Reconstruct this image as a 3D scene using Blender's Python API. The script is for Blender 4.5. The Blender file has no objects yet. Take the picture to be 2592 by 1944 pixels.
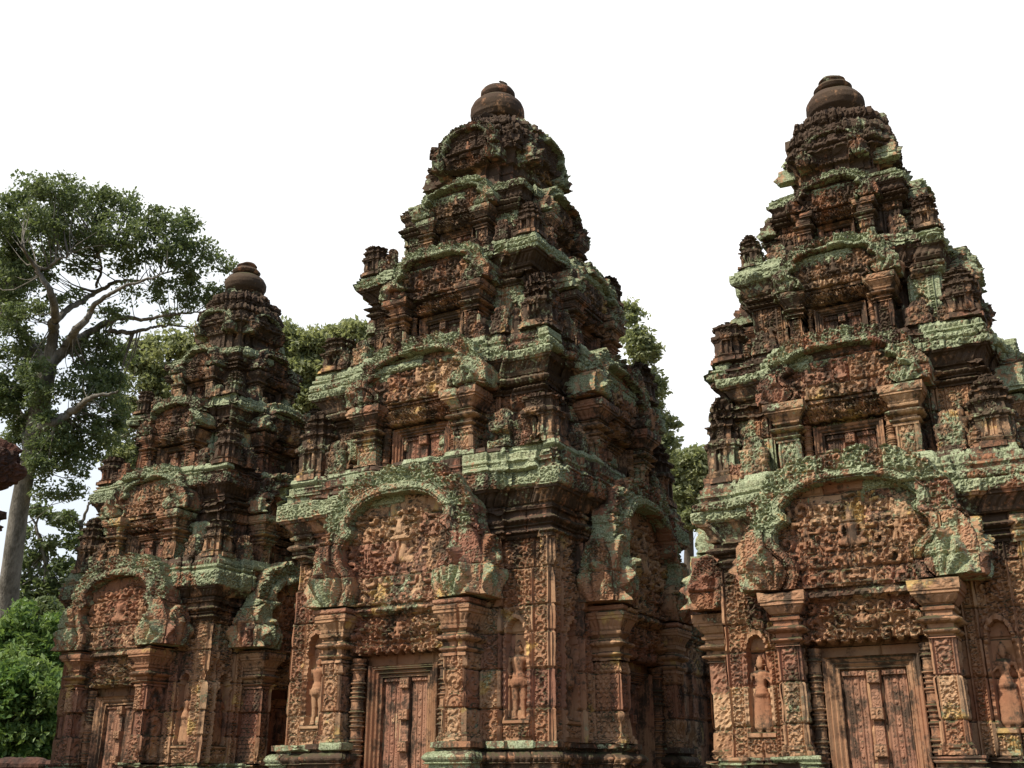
import bpy, math, random
import numpy as np
from mathutils import Matrix, Vector

# ------------------------------------------------------------------ camera, sky, sun, exposure
SC = bpy.context.scene
COL = SC.collection
F_PX, CX, CY, CZ = 2700.16, 6.9877, -11.8084, 0.2084
YAW, PITCH, ROLL = 0.5174, 0.3584, 0.0034
_c, _s = math.cos(YAW), math.sin(YAW)
fw = Vector((-_s, _c, 0)); rt = Vector((_c, _s, 0)); up = Vector((0, 0, 1))
FWD = fw*math.cos(PITCH) + up*math.sin(PITCH)
UPV = -fw*math.sin(PITCH) + up*math.cos(PITCH)
RGT = rt*math.cos(ROLL) + UPV*math.sin(ROLL)
UP2 = -rt*math.sin(ROLL) + UPV*math.cos(ROLL)
cam_d = bpy.data.cameras.new('camera')
cam = bpy.data.objects.new('camera', cam_d); COL.objects.link(cam)
m = Matrix((RGT, UP2, -FWD)).transposed().to_4x4(); m.translation = (CX, CY, CZ)
cam.matrix_world = m
cam_d.sensor_width = 36; cam_d.lens = F_PX/2592*36
cam_d.clip_start = 0.1; cam_d.clip_end = 1500
SC.camera = cam

SUN_EL, SUN_AZ = math.radians(50), math.radians(22)      # azimuth measured from -Y towards -X
sun_dir = Vector((-math.sin(SUN_AZ)*math.cos(SUN_EL), -math.cos(SUN_AZ)*math.cos(SUN_EL), math.sin(SUN_EL)))
sl = bpy.data.lights.new('sun', 'SUN'); sl.energy = 4.5; sl.angle = math.radians(0.5); sl.color = (1, .93, .82)
so = bpy.data.objects.new('sun', sl); COL.objects.link(so)
so.rotation_euler = sun_dir.to_track_quat('Z', 'Y').to_euler()

W = bpy.data.worlds.new('World'); SC.world = W; W.use_nodes = True
nt = W.node_tree; nt.nodes.clear()
def wn(t, **k):
    n = nt.nodes.new(t)
    for a, b in k.items(): setattr(n, a, b)
    return n
sky = wn('ShaderNodeTexSky', sky_type='NISHITA', sun_disc=False)
sky.sun_elevation = SUN_EL; sky.sun_rotation = math.radians(180) + SUN_AZ
sky.dust_density = 1.5
tc = wn('ShaderNodeTexCoord')
cl = wn('ShaderNodeTexNoise'); cl.inputs['Scale'].default_value = 2.2; cl.inputs['Detail'].default_value = 6
# white cloud limited to the viewed side, an invented shape to keep shade deep
dotn = wn('ShaderNodeVectorMath', operation='DOT_PRODUCT')
bank = Vector((-0.33, 0.80, 0.50)).normalized(); dotn.inputs[1].default_value = bank
ad = wn('ShaderNodeMath', operation='MULTIPLY_ADD'); ad.inputs[1].default_value = .35
mr = wn('ShaderNodeMapRange'); mr.interpolation_type = 'SMOOTHSTEP'
mr.inputs['From Min'].default_value = .80; mr.inputs['From Max'].default_value = .97
nt.links.new(tc.outputs['Generated'], cl.inputs['Vector']); nt.links.new(tc.outputs['Generated'], dotn.inputs[0])
nt.links.new(cl.outputs['Fac'], ad.inputs[0]); nt.links.new(dotn.outputs['Value'], ad.inputs[2])
nt.links.new(ad.outputs[0], mr.inputs['Value'])
skm = wn('ShaderNodeVectorMath', operation='SCALE'); skm.inputs['Scale'].default_value = .13
nt.links.new(sky.outputs[0], skm.inputs[0])
mx = wn('ShaderNodeMix', data_type='RGBA')
cr = wn('ShaderNodeValToRGB'); cr.color_ramp.elements[0].position = .36; cr.color_ramp.elements[1].position = .62
cr.color_ramp.elements[0].color = (.56, .65, .77, 1); cr.color_ramp.elements[1].color = (1.08, 1.09, 1.09, 1)
sz = wn('ShaderNodeSeparateXYZ'); nt.links.new(tc.outputs['Generated'], sz.inputs[0])
c2_ = wn('ShaderNodeTexNoise'); c2_.inputs['Scale'].default_value = 1.1; c2_.inputs['Detail'].default_value = 2
nt.links.new(tc.outputs['Generated'], c2_.inputs['Vector'])
az_ = wn('ShaderNodeMath', operation='MULTIPLY_ADD'); az_.inputs[1].default_value = .85
nt.links.new(sz.outputs['Z'], az_.inputs[0]); nt.links.new(c2_.outputs['Fac'], az_.inputs[2])
az2 = wn('ShaderNodeMath', operation='SUBTRACT'); az2.inputs[1].default_value = .30
nt.links.new(az_.outputs[0], az2.inputs[0]); nt.links.new(az2.outputs[0], cr.inputs[0]); nt.links.new(cr.outputs[0], mx.inputs[7])
nt.links.new(mr.outputs[0], mx.inputs[0]); nt.links.new(skm.outputs[0], mx.inputs[6])
bg = wn('ShaderNodeBackground'); bg.inputs['Strength'].default_value = 1.0
nt.links.new(mx.outputs[2], bg.inputs['Color'])
wo = wn('ShaderNodeOutputWorld'); nt.links.new(bg.outputs[0], wo.inputs[0])
vs = SC.view_settings; vs.view_transform = 'Standard'; vs.look = 'None'; vs.gamma = 1; vs.exposure = 0.28
vs.use_curve_mapping = False
SC.cycles.max_bounces = 5; SC.cycles.diffuse_bounces = 3; SC.cycles.transparent_max_bounces = 4
SC.cycles.use_denoising = True

def at(px, py, dist):
    """point seen at photo pixel (px, py), a given number of metres ahead of the camera"""
    v = FWD + RGT*((px-1296)/F_PX) - UP2*((py-972)/F_PX)
    return Vector((CX, CY, CZ)) + v*dist

# ------------------------------------------------------------------ noise in numpy
def _h(ix, iy, iz, seed):
    h = (ix.astype(np.int64)*374761393 + iy.astype(np.int64)*668265263 + iz.astype(np.int64)*2147483647 + seed*974711) & 0xffffffff
    h = ((h ^ (h >> 13))*1274126177) & 0xffffffff
    h = ((h ^ (h >> 15))*2246822519) & 0xffffffff
    return ((h ^ (h >> 16)) & 0xffffff)/float(0xffffff)
def hsh(a, b=0, seed=0):
    a = np.asarray(a); b = np.asarray(b) + np.zeros_like(a)
    return _h(a, b, np.zeros_like(a), seed)
def vnoise(x, y, z, seed=0):
    ix, iy, iz = np.floor(x), np.floor(y), np.floor(z)
    fx, fy, fz = x-ix, y-iy, z-iz
    fx = fx*fx*(3-2*fx); fy = fy*fy*(3-2*fy); fz = fz*fz*(3-2*fz)
    r = 0
    for dx in (0, 1):
        wx = fx if dx else 1-fx
        for dy in (0, 1):
            wy = fy if dy else 1-fy
            for dz in (0, 1):
                wz = fz if dz else 1-fz
                r = r + wx*wy*wz*_h(ix+dx, iy+dy, iz+dz, seed)
    return r
def fbm(x, y, z, sc=1., seed=0, octv=3):
    a, t, r = .5, 0, 0
    for o in range(octv):
        r = r + a*vnoise(x*sc, y*sc, z*sc, seed+o*17); t += a; a *= .5; sc *= 2.07
    return r/t
def sstep(a, b, x):
    t = np.clip((x-a)/(b-a), 0, 1); return t*t*(3-2*t)

# ------------------------------------------------------------------ carved ornament as height functions (0..1)
def curls(u, v, cell, seed, turn=1.7, jit=.6):
    """a field of interlocking leaf scrolls"""
    gx, gy = u/cell, v/cell
    ix, iy = np.floor(gx), np.floor(gy)
    d1 = np.full(gx.shape, 9.); d2 = d1.copy(); bx = d1*0; by = d1*0; bh = d1*0
    for i in (-1, 0, 1):
        for j in (-1, 0, 1):
            cx, cy = ix+i, iy+j
            z = np.zeros_like(cx)
            px = cx + .5+jit*(_h(cx, cy, z, seed)-.5); py = cy + .5+jit*(_h(cx, cy, z+1, seed)-.5)
            dx, dy = gx-px, gy-py
            d = dx*dx+dy*dy
            nw = d < d1
            d2 = np.where(nw, d1, np.minimum(d2, d))
            bx = np.where(nw, dx, bx); by = np.where(nw, dy, by); bh = np.where(nw, _h(cx, cy, z+2, seed), bh)
            d1 = np.where(nw, d, d1)
    r = np.sqrt(d1); th = np.arctan2(by, bx)
    ch = np.where(bh > .5, 1., -1.)
    rid = .5+.5*np.cos(2*np.pi*turn*r*1.25 - ch*th + bh*6.28)
    lobes = .5+.5*np.cos(th*5+bh*9)
    edge = np.clip((np.sqrt(d2)-r)*3.2, 0, 1)
    return (sstep(.22, .62, rid)*.8+.35*lobes*np.clip(r*2, 0, 1)-.08)*np.clip(edge*1.3, 0, 1)
def rinceau(lc, v, width, seed=0, per=None):
    """a vertical scroll band with beaded fillets"""
    hw = width/2
    per = per or width*.92
    b = hw-np.abs(lc)
    k = np.floor(v/per); y = (v-(k+.5)*per)/hw; x = lc/(hw*.86)
    r = np.hypot(x, y); th = np.arctan2(y, x)
    ch = np.where(k % 2 > .5, 1., -1.)
    sp = .5+.5*np.cos(2*np.pi*1.55*r - ch*th+hsh(k, 0, seed)*2)
    outer = .5+.5*np.cos(th*8+r*5)
    h = np.where(r < .92, sstep(.25, .65, sp)*(.8+.2*np.cos(th*6)), sstep(.2, .7, outer)*.8)
    fil = (b < .016)*1.15 + ((b > .022) & (b < .034))*(.55+.35*np.cos(v*2*np.pi/.03))
    return np.where(b < .036, fil, h)
def diaper(lc, v, width, p=.1):
    b = width/2-np.abs(lc)
    a1 = (lc*1.5+v)/p; a2 = (lc*1.5-v)/p
    h = sstep(.25, .6, np.abs(np.cos(np.pi*a1)*np.cos(np.pi*a2))**.7)
    h = h*(.7+.3*np.cos(lc/p*9)*np.cos(v/p*9))
    return np.where(b < .013, 1.1, np.where(b < .026, .2, h))
def petals(s, t, p):
    """row of lotus petals, t 0..1 across the band"""
    x = np.abs((s/p) % 1-.5)*2
    return np.clip(1-x**2.2*(.6+t)-0.15, 0, 1)*(.6+.4*np.sin(np.pi*np.clip(t, 0, 1)))
def beads(s, t, p):
    x = ((s/p) % 1-.5)*2; y = (t-.5)*2
    return np.sqrt(np.clip(1-x*x-y*y*.8, 0, 1))

# ------------------------------------------------------------------ mesh building
class MB:
    def __init__(s): s.V = []; s.F = []; s.A = []; s.n = 0
    def add(s, V, F, lich, dark, blk):
        n = len(V)
        if n == 0 or len(F) == 0: return
        s.V.append(V); s.F.append(np.asarray(F, np.int64)+s.n)
        s.A.append(np.stack([np.broadcast_to(np.asarray(q, float).ravel() if np.ndim(q) else q, (n,)) for q in (lich, dark, blk)], 1))
        s.n += n
    def build(s, name, mat, parent=None, smooth=False):
        if not s.V: return None
        V = np.concatenate(s.V); A = np.concatenate(s.A)
        F4 = [f for f in s.F if f.shape[1] == 4]; F3 = [f for f in s.F if f.shape[1] == 3]
        me = bpy.data.meshes.new(name)
        loops = np.concatenate([f.ravel() for f in F4]+[f.ravel() for f in F3])
        n4 = sum(len(f) for f in F4); n3 = sum(len(f) for f in F3)
        me.vertices.add(len(V)); me.vertices.foreach_set('co', V.astype(np.float32).ravel())
        me.loops.add(len(loops)); me.loops.foreach_set('vertex_index', loops.astype(np.int32))
        st = np.concatenate([np.arange(n4)*4, n4*4+np.arange(n3)*3])
        me.polygons.add(n4+n3); me.polygons.foreach_set('loop_start', st.astype(np.int32))
        me.polygons.foreach_set('use_smooth', np.full(n4+n3, bool(smooth)))
        me.update(calc_edges=True); me.validate()
        for i, k in enumerate(('lich', 'dark', 'blk')):
            at_ = me.attributes.new(k, 'FLOAT', 'POINT'); at_.data.foreach_set('value', A[:, i].astype(np.float32))
        me.materials.append(mat)
        o = bpy.data.objects.new(name, me); COL.objects.link(o)
        if parent: o.parent = parent
        return o
def gridF(nu, nv, flip=False):
    i = np.arange(nu-1)[:, None]*nv+np.arange(nv-1)[None, :]
    i = i.ravel()
    f = np.stack([i, i+nv, i+nv+1, i+1], 1)
    return f[:, ::-1] if flip else f

CUR = dict(ox=0., oy=0., seed=0, courses=None)
def set_tower(ox, oy, seed):
    rng = np.random.RandomState(seed)
    zs = [-2.]
    while zs[-1] < 12: zs.append(zs[-1]+rng.uniform(.26, .42))
    CUR.update(ox=ox, oy=oy, seed=seed, courses=np.array(zs))
def block_of(s, z):
    c = CUR['courses']
    k = np.clip(np.searchsorted(c, z)-1, 0, len(c)-2)
    ln = .42+.25*hsh(k, 0, CUR['seed']+3)
    q = s/ln+hsh(k, 0, CUR['seed']+5)
    j = np.floor(q)
    ds = np.minimum(q-j, 1-(q-j))*ln
    dz = np.minimum(z-c[k], c[k+1]-z)
    return k, j, ds, dz
def stone(P, s, z, amp=1., joints=True):
    """erosion, shifted blocks and joints: displacement in metres and a random number per block"""
    sd = CUR['seed']
    e = (fbm(P[..., 0], P[..., 1], P[..., 2], 7., sd, 3)-.5)*.030*amp
    n2 = fbm(P[..., 0], P[..., 1], P[..., 2], 2.6, sd+50, 3)
    chip = -sstep(.60, .74, n2)*.045*amp
    k, j, ds, dz = block_of(s, z)
    rb = hsh(k*977+j, 1, sd+9)
    d = e+chip
    if joints:
        d = d+(rb-.5)*.022*amp*amp-.05*amp*(hsh(k*971+j, 2, sd+4) > .95)
        d = d-.022*(1-sstep(.004, .015, np.minimum(ds, dz)))
    return d, rb

def resample(prof, res):
    pr = np.array(prof, float)          # rows (z, o[, tag])
    seg = np.hypot(np.diff(pr[:, 0]), np.diff(pr[:, 1]))
    Z, O, TZ, TO = [], [], [], []
    for i, L in enumerate(seg):
        n = max(1, int(round(L/res)))
        t = (np.arange(n))/n
        Z.append(pr[i, 0]+t*(pr[i+1, 0]-pr[i, 0])); O.append(pr[i, 1]+t*(pr[i+1, 1]-pr[i, 1]))
    Z = np.concatenate(Z+[pr[-1:, 0]]); O = np.concatenate(O+[pr[-1:, 1]])
    tz = np.gradient(Z); to = np.gradient(O); l = np.hypot(tz, to)+1e-9
    return Z, O, tz/l, -to/l             # last two: normal (outward, up) = (tz, -to)
def torus(z0, z1, o, bulge, n=7):
    t = np.linspace(0, 1, n); return [(z0+(z1-z0)*a, o+bulge*math.sin(math.pi*a)) for a in t]

def redent(steps):
    """steps [(c, D) ...] outermost corner first; CCW polygon (x, y, sx, sy)"""
    half = []
    steps = [tuple(q)+(1,)*(3-len(q)) for q in steps]
    for i, (c, D, k) in enumerate(steps):
        half.append((c, D, k))
        if i+1 < len(steps): half.append((steps[i+1][0], D, steps[i+1][2]))
    left = [(-c, D, k) for c, D, k in half]; right = [(c, D, k) for c, D, k in half[::-1]]
    face = left+right
    poly = []
    for f in range(4):
        N = [(0, -1), (1, 0), (0, 1), (-1, 0)][f]; T = (-N[1], N[0])
        for (u, D, k) in face[:-1]:
            x, y = u*T[0]+D*N[0], u*T[1]+D*N[1]
            su = k if u > 0 else -k
            poly.append((x, y, su*T[0]+N[0], su*T[1]+N[1]))
    return poly
def rect(cx, cy, hx, hy):
    return [(cx-hx, cy-hy, -1, -1), (cx+hx, cy-hy, 1, -1), (cx+hx, cy+hy, 1, 1), (cx-hx, cy+hy, -1, 1)]

def sweep(mb, poly, prof, res, hfun=None, att=None, amp=1., back=3.5, joints=True, cap=True):
    """sweep a moulding profile round a plan; carve it with hfun; +Y and -X sides are coarser"""
    n = len(poly)
    Zf, Of, nof, nzf = resample(prof, res)
    s0 = 0.
    for i in range(n):
        a = poly[i]; b = poly[(i+1) % n]
        L = math.hypot(b[0]-a[0], b[1]-a[1])
        if L < 1e-4: continue
        ex, ey = (b[0]-a[0])/L, (b[1]-a[1])/L
        nx, ny = ey, -ex
        hid = (ny > .5 and (a[1] > 0)) or (nx < -.5 and a[0] < 0)
        r = res*(back if hid and n > 4 else 1)
        if hid and n > 4: Z, O, no, nz = resample(prof, max(r, .03))
        else: Z, O, no, nz = Zf, Of, nof, nzf
        m_ = max(2, int(math.ceil(L/r)))+1
        t = np.linspace(0, 1, m_)[:, None]
        A = (a[0]+a[2]*O, a[1]+a[3]*O); B = (b[0]+b[2]*O, b[1]+b[3]*O)
        X = A[0][None]*(1-t)+B[0][None]*t; Y = A[1][None]*(1-t)+B[1][None]*t
        Zg = np.broadcast_to(Z[None], X.shape)
        S = s0+t*L+np.zeros_like(X)
        P = np.stack([X+CUR['ox'], Y+CUR['oy'], Zg], -1)
        d, rb = stone(P, S, Zg+0, amp, joints)
        h = 0
        if hfun is not None:
            lc = (t-.5)*L+np.zeros_like(X)
            T = (-ny, nx)
            u = (X-a[2]*O*0)*T[0]+Y*T[1]
            tp = np.clip(np.minimum(t, 1-t)*L/.012, 0, 1)
            h = hfun(dict(L=L, lc=lc, u=u, z=Zg, s=S, x=X, y=Y, nx=nx, ny=ny))*tp
        D = d+h
        NX = np.full(X.shape, nx); NY = np.full(X.shape, ny)
        NX[0] = a[2]; NY[0] = a[3]; NX[-1] = b[2]; NY[-1] = b[3]
        X = X+NX*D*np.abs(no)[None].clip(.35); Y = Y+NY*D*np.abs(no)[None].clip(.35)
        Zo = Zg+D*nz[None]*.7
        V = np.stack([X, Y, Zo], -1).reshape(-1, 3)
        li, dk = att(Zg, S, rb) if att else (.3, .3)
        mb.add(V, gridF(m_, len(Z)), np.broadcast_to(li, X.shape).ravel(), np.broadcast_to(dk, X.shape).ravel(), rb.ravel())
        s0 += L
    if cap:
        for (z, o, fl) in ((prof[-1][0], prof[-1][1], False), (prof[0][0], prof[0][1], True)):
            xs = np.array([[p[0]+p[2]*o, p[1]+p[3]*o, z] for p in poly])
            c = xs.mean(0, keepdims=True)
            V = np.concatenate([xs, c]); k = np.arange(n)
            f = np.stack([k, (k+1) % n, np.full(n, n)], 1)
            if fl: f = f[:, ::-1]
            mb.add(V, f, .4, .7, .5)

FACE = [((0, -1), (1, 0)), ((1, 0), (0, 1)), ((0, 1), (-1, 0)), ((-1, 0), (0, -1))]
def to_face(f, u, d, z):
    N, T = FACE[f]
    return np.stack([u*T[0]+d*N[0], u*T[1]+d*N[1], z], -1)
def slab(mb, f, u0, u1, z0, z1, res, fun, d0, back, lich=.3, dark=.3, amp=1., joints=True, blkv=None):
    """front relief d0 + h(u, z) where mask, with sides going back to d0 - back"""
    if f in (2, 3): res = max(res*2.2, .03)
    nu = max(3, int(round((u1-u0)/res))+1); nv = max(3, int(round((z1-z0)/res))+1)
    u = np.linspace(u0, u1, nu)[:, None]+np.zeros((1, nv)); z = np.linspace(z0, z1, nv)[None]+np.zeros((nu, 1))
    h, M = fun(u, z)
    P = to_face(f, u, d0+h*0, z)+np.array([CUR['ox'], CUR['oy'], 0])
    dd, rb = stone(P, u+7.3*f, z, amp, joints)
    if blkv is not None: rb = rb*0+blkv
    D = d0+h+dd
    V = to_face(f, u, D, z).reshape(-1, 3)
    M = np.broadcast_to(M, u.shape)
    q = M[:-1, :-1] & M[1:, :-1] & M[1:, 1:] & M[:-1, 1:]
    if not q.any(): return
    F = gridF(nu, nv)[q.ravel()]
    idx = np.arange(nu*nv).reshape(nu, nv)
    Q = np.zeros((nu+1, nv+1), bool); Q[1:nu, 1:nv] = q
    E = []
    # vertical edges (between i,j and i,j+1)
    l = Q[:-1, 1:nv]; r = Q[1:, 1:nv]      # quad to the left / right of column i
    a = r & ~l; i, j = np.nonzero(a); E.append(np.stack([idx[i, j+1], idx[i, j]], 1))
    a = l & ~r; i, j = np.nonzero(a); E.append(np.stack([idx[i, j], idx[i, j+1]], 1))
    lo = Q[1:nu, :-1]; hi = Q[1:nu, 1:]
    a = hi & ~lo; i, j = np.nonzero(a); E.append(np.stack([idx[i, j], idx[i+1, j]], 1))
    a = lo & ~hi; i, j = np.nonzero(a); E.append(np.stack([idx[i+1, j], idx[i, j]], 1))
    E = np.concatenate(E)
    uu = u.ravel()[E]; zz = z.ravel()[E]; D2 = D.ravel()[E]
    # a few rings back so that the sides carry erosion too
    ring = [V[E]]
    nb = max(1, min(12, int(back/.05)))
    tot = [V]
    av = u.ravel(); azr = z.ravel()
    ue = np.unique(E); mp = np.zeros(nu*nv, np.int64); mp[ue] = np.arange(len(ue))
    base = nu*nv; prev = ue; Fs = [F]; VA = [V]
    for k in range(1, nb+1):
        dk_ = D.ravel()[ue]*(1-k/nb)+(d0-back)*(k/nb)
        nq = (fbm(av[ue]*3+dk_*5, azr[ue]*3, dk_*9, 3., 7, 2)-.5)*.05*amp
        VA.append(to_face(f, av[ue]+nq, dk_, azr[ue]+nq*.6))
        cur_off = base+(k-1)*len(ue)
        e0 = E if k == 1 else mp[E]+base+(k-2)*len(ue)
        e1 = mp[E]+cur_off
        Fs.append(np.stack([e0[:, 0], e0[:, 1], e1[:, 1], e1[:, 0]], 1)[:, ::-1])
    Vt = np.concatenate(VA); Ft = np.concatenate(Fs)
    ar = rb.ravel(); at_b = np.concatenate([ar]+[ar[ue]]*nb)
    def ex(q_):
        q_ = np.broadcast_to(q_, u.shape).ravel(); return np.concatenate([q_]+[q_[ue]]*nb)
    li = ex(lich(u, z, h) if callable(lich) else lich); dk = ex(dark(u, z, h) if callable(dark) else dark)
    used = np.zeros(len(Vt), bool); used[Ft.ravel()] = True
    rm = np.cumsum(used)-1
    mb.add(Vt[used], rm[Ft], li[used], dk[used], at_b[used])
def lathe(mb, cx, cy, prof, seg=40, hf=None, lich=.2, dark=.6, res=.012, amp=.6):
    Z, O, no, nz = resample(prof, res)
    th = np.linspace(0, 2*np.pi, seg+1)[:, None]
    z = Z[None]+0*th; o = O[None]+0*th
    P = np.stack([cx+CUR['ox']+o*np.cos(th), cy+CUR['oy']+o*np.sin(th), z], -1)
    d, rb = stone(P, th*0, z, amp, False)
    d[-1] = d[0]
    if hf is not None: d = d+hf(th, z)
    r = np.maximum(o+d*no[None], 0)
    V = np.stack([cx+r*np.cos(th), cy+r*np.sin(th), z+d*nz[None]*.6], -1).reshape(-1, 3)
    mb.add(V, gridF(seg+1, len(Z)), lich, dark, .5)

# ------------------------------------------------------------------ materials
def node_mat(name):
    mt = bpy.data.materials.new(name); mt.use_nodes = True
    n = mt.node_tree; n.nodes.clear()
    return mt, n
class NB:
    def __init__(s, n): s.n = n
    def __call__(s, t, ins=None, **k):
        d = s.n.nodes.new(t)
        for a, b in k.items(): setattr(d, a, b)
        for a, b in (ins or {}).items():
            if isinstance(b, bpy.types.NodeSocket): s.n.links.new(b, d.inputs[a])
            else: d.inputs[a].default_value = b
        return d
    def noise(s, vec, scale, detail=4, rough=.55):
        return s('ShaderNodeTexNoise', {'Vector': vec, 'Scale': scale, 'Detail': detail, 'Roughness': rough}).outputs['Fac']
    def math(s, op, a, b=0., c=0.):
        return s('ShaderNodeMath', {0: a, 1: b, 2: c}, operation=op).outputs[0]
    def mix(s, f, a, b):
        return s('ShaderNodeMix', {0: f, 6: a, 7: b}, data_type='RGBA').outputs[2]
    def ss(s, v, a, b):
        return s('ShaderNodeMapRange', {'Value': v, 'From Min': a, 'From Max': b}, interpolation_type='SMOOTHSTEP').outputs[0]
def rgb(r, g, b): return (r, g, b, 1)
def stone_mat():
    mt, n = node_mat('weathered red sandstone'); N = NB(n)
    geo = N('ShaderNodeNewGeometry'); pos = geo.outputs['Position']
    att = {k: N('ShaderNodeAttribute', attribute_name=k).outputs['Fac'] for k in ('lich', 'dark', 'blk')}
    sepn = N('ShaderNodeSeparateXYZ', {0: geo.outputs['Normal']})
    upn = sepn.outputs['Z']
    n1 = N.noise(pos, 1.3, 5); n2 = N.noise(pos, 6, 6, .65); n3 = N.noise(pos, 26, 5, .7); n4 = N.noise(pos, 3.1, 5, .6)
    n5 = N.noise(pos, 70, 3, .7)
    red = N.mix(N.ss(n1, .35, .68), rgb(.315, .145, .078), rgb(.42, .25, .135))
    red = N.mix(N.math('MULTIPLY', N.ss(att['blk'], .6, 1.), .6), red, rgb(.51, .34, .195))
    red = N.mix(N.math('MULTIPLY', N.ss(att['blk'], .3, .0), .6), red, rgb(.28, .13, .09))
    och = N.math('MULTIPLY', N.ss(n4, .57, .63), N.ss(att['blk'], .66, .74))
    red = N.mix(och, red, rgb(.52, .34, .13))
    red = N.mix(N.math('MULTIPLY', N.ss(n2, .45, .75), .35), red, rgb(.20, .11, .075))
    # black crust runs down the stone
    mp = N('ShaderNodeMapping', {'Vector': pos, 'Scale': (1.0, 1.0, .22)}).outputs[0]
    st = N.noise(mp, 6.5, 5, .6)
    dm = N.math('ADD', N.math('MULTIPLY', st, .42), N.math('MULTIPLY', n2, .30))
    dm = N.math('ADD', dm, N.math('MULTIPLY', n3, .28))
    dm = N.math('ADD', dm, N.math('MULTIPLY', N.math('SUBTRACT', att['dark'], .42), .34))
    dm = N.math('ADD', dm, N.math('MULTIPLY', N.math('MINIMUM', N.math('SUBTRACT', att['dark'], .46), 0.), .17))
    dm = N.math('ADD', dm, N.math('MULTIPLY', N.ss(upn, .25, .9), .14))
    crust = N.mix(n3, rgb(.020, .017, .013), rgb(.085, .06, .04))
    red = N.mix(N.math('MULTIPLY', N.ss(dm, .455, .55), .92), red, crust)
    # pale green lichen
    lm = N.math('ADD', N.math('MULTIPLY', n2, .40), N.math('MULTIPLY', n3, .42))
    lm = N.math('ADD', lm, N.math('MULTIPLY', n4, .18))
    lm = N.math('ADD', lm, N.math('MULTIPLY', N.math('SUBTRACT', att['lich'], .5), .30))
    lm = N.math('ADD', lm, N.math('MULTIPLY', N.math('SUBTRACT', att['blk'], .5), .08))
    lm = N.math('ADD', lm, N.math('MULTIPLY', N.math('SUBTRACT', n1, .5), .22))
    lic = N.mix(N.ss(n5, .35, .65), rgb(.15, .175, .09), rgb(.43, .475, .295))
    lic = N.mix(N.ss(n2, .62, .75), lic, rgb(.49, .53, .35))
    lic = N.mix(N.ss(N.math('ADD', N.math('MULTIPLY', n5, .5), N.math('MULTIPLY', n3, .5)), .47, .36), lic, rgb(.06, .05, .035))
    col = N.mix(N.math('MULTIPLY', N.ss(lm, .515, .575), .92), red, lic)
    # moss on ledges
    mo = N.math('MULTIPLY', N.ss(upn, .45, .9), N.ss(n2, .42, .6))
    col = N.mix(N.math('MULTIPLY', mo, .75), col, rgb(.07, .08, .03))
    bmp = N('ShaderNodeBump', {'Height': N.math('ADD', n3, N.math('MULTIPLY', n5, .6)), 'Strength': .55, 'Distance': .012}).outputs[0]
    bs = N('ShaderNodeBsdfPrincipled', {'Base Color': col, 'Roughness': .92, 'Normal': bmp, 'Specular IOR Level': .2})
    N('ShaderNodeOutputMaterial', {0: bs.outputs[0]})
    return mt
STONE = stone_mat()
def simple_mat(name, c1, c2, scale, rough=.9, spec=.2, bump=.4, dist=.03, stretch=(1, 1, 1)):
    mt, n = node_mat(name); N = NB(n)
    pos = N('ShaderNodeNewGeometry').outputs['Position']
    mp = N('ShaderNodeMapping', {'Vector': pos, 'Scale': stretch}).outputs[0]
    a = N.noise(mp, scale, 6, .65); b = N.noise(mp, scale*6, 4, .6)
    col = N.mix(N.ss(N.math('ADD', N.math('MULTIPLY', a, .7), N.math('MULTIPLY', b, .3)), .38, .62), rgb(*c1), rgb(*c2))
    bmp = N('ShaderNodeBump', {'Height': b, 'Strength': bump, 'Distance': dist}).outputs[0]
    bs = N('ShaderNodeBsdfPrincipled', {'Base Color': col, 'Roughness': rough, 'Normal': bmp, 'Specular IOR Level': spec})
    N('ShaderNodeOutputMaterial', {0: bs.outputs[0]})
    return mt
def leaf_mat(name, c1, c2, c3, trans=.35):
    mt, n = node_mat(name); N = NB(n)
    geo = N('ShaderNodeNewGeometry')
    r = N('ShaderNodeAttribute', attribute_name='blk').outputs['Fac']
    a = N.noise(geo.outputs['Position'], .55, 3)
    col = N.mix(r, rgb(*c1), rgb(*c2))
    col = N.mix(N.ss(a, .45, .65), col, rgb(*c3))
    d = N('ShaderNodeBsdfPrincipled', {'Base Color': col, 'Roughness': .45, 'Specular IOR Level': .35})
    t = N('ShaderNodeBsdfTranslucent', {'Color': N.mix(.5, col, rgb(c3[0]*1.2, c3[1]*1.3, c3[2]*.6))})
    ms = N('ShaderNodeMixShader', {0: trans, 1: d.outputs[0], 2: t.outputs[0]})
    N('ShaderNodeOutputMaterial', {0: ms.outputs[0]})
    return mt

def thing(name, label, cat, loc=(0, 0, 0), group=None, kind=None):
    o = bpy.data.objects.new(name, None); COL.objects.link(o); o.location = loc
    o.empty_display_size = .3
    o['label'] = label; o['category'] = cat
    if group: o['group'] = group
    if kind: o['kind'] = kind
    return o
def tag(o, label=None, cat=None, group=None, kind=None):
    if label: o['label'] = label
    if cat: o['category'] = cat
    if group: o['group'] = group
    if kind: o['kind'] = kind
    return o

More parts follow.
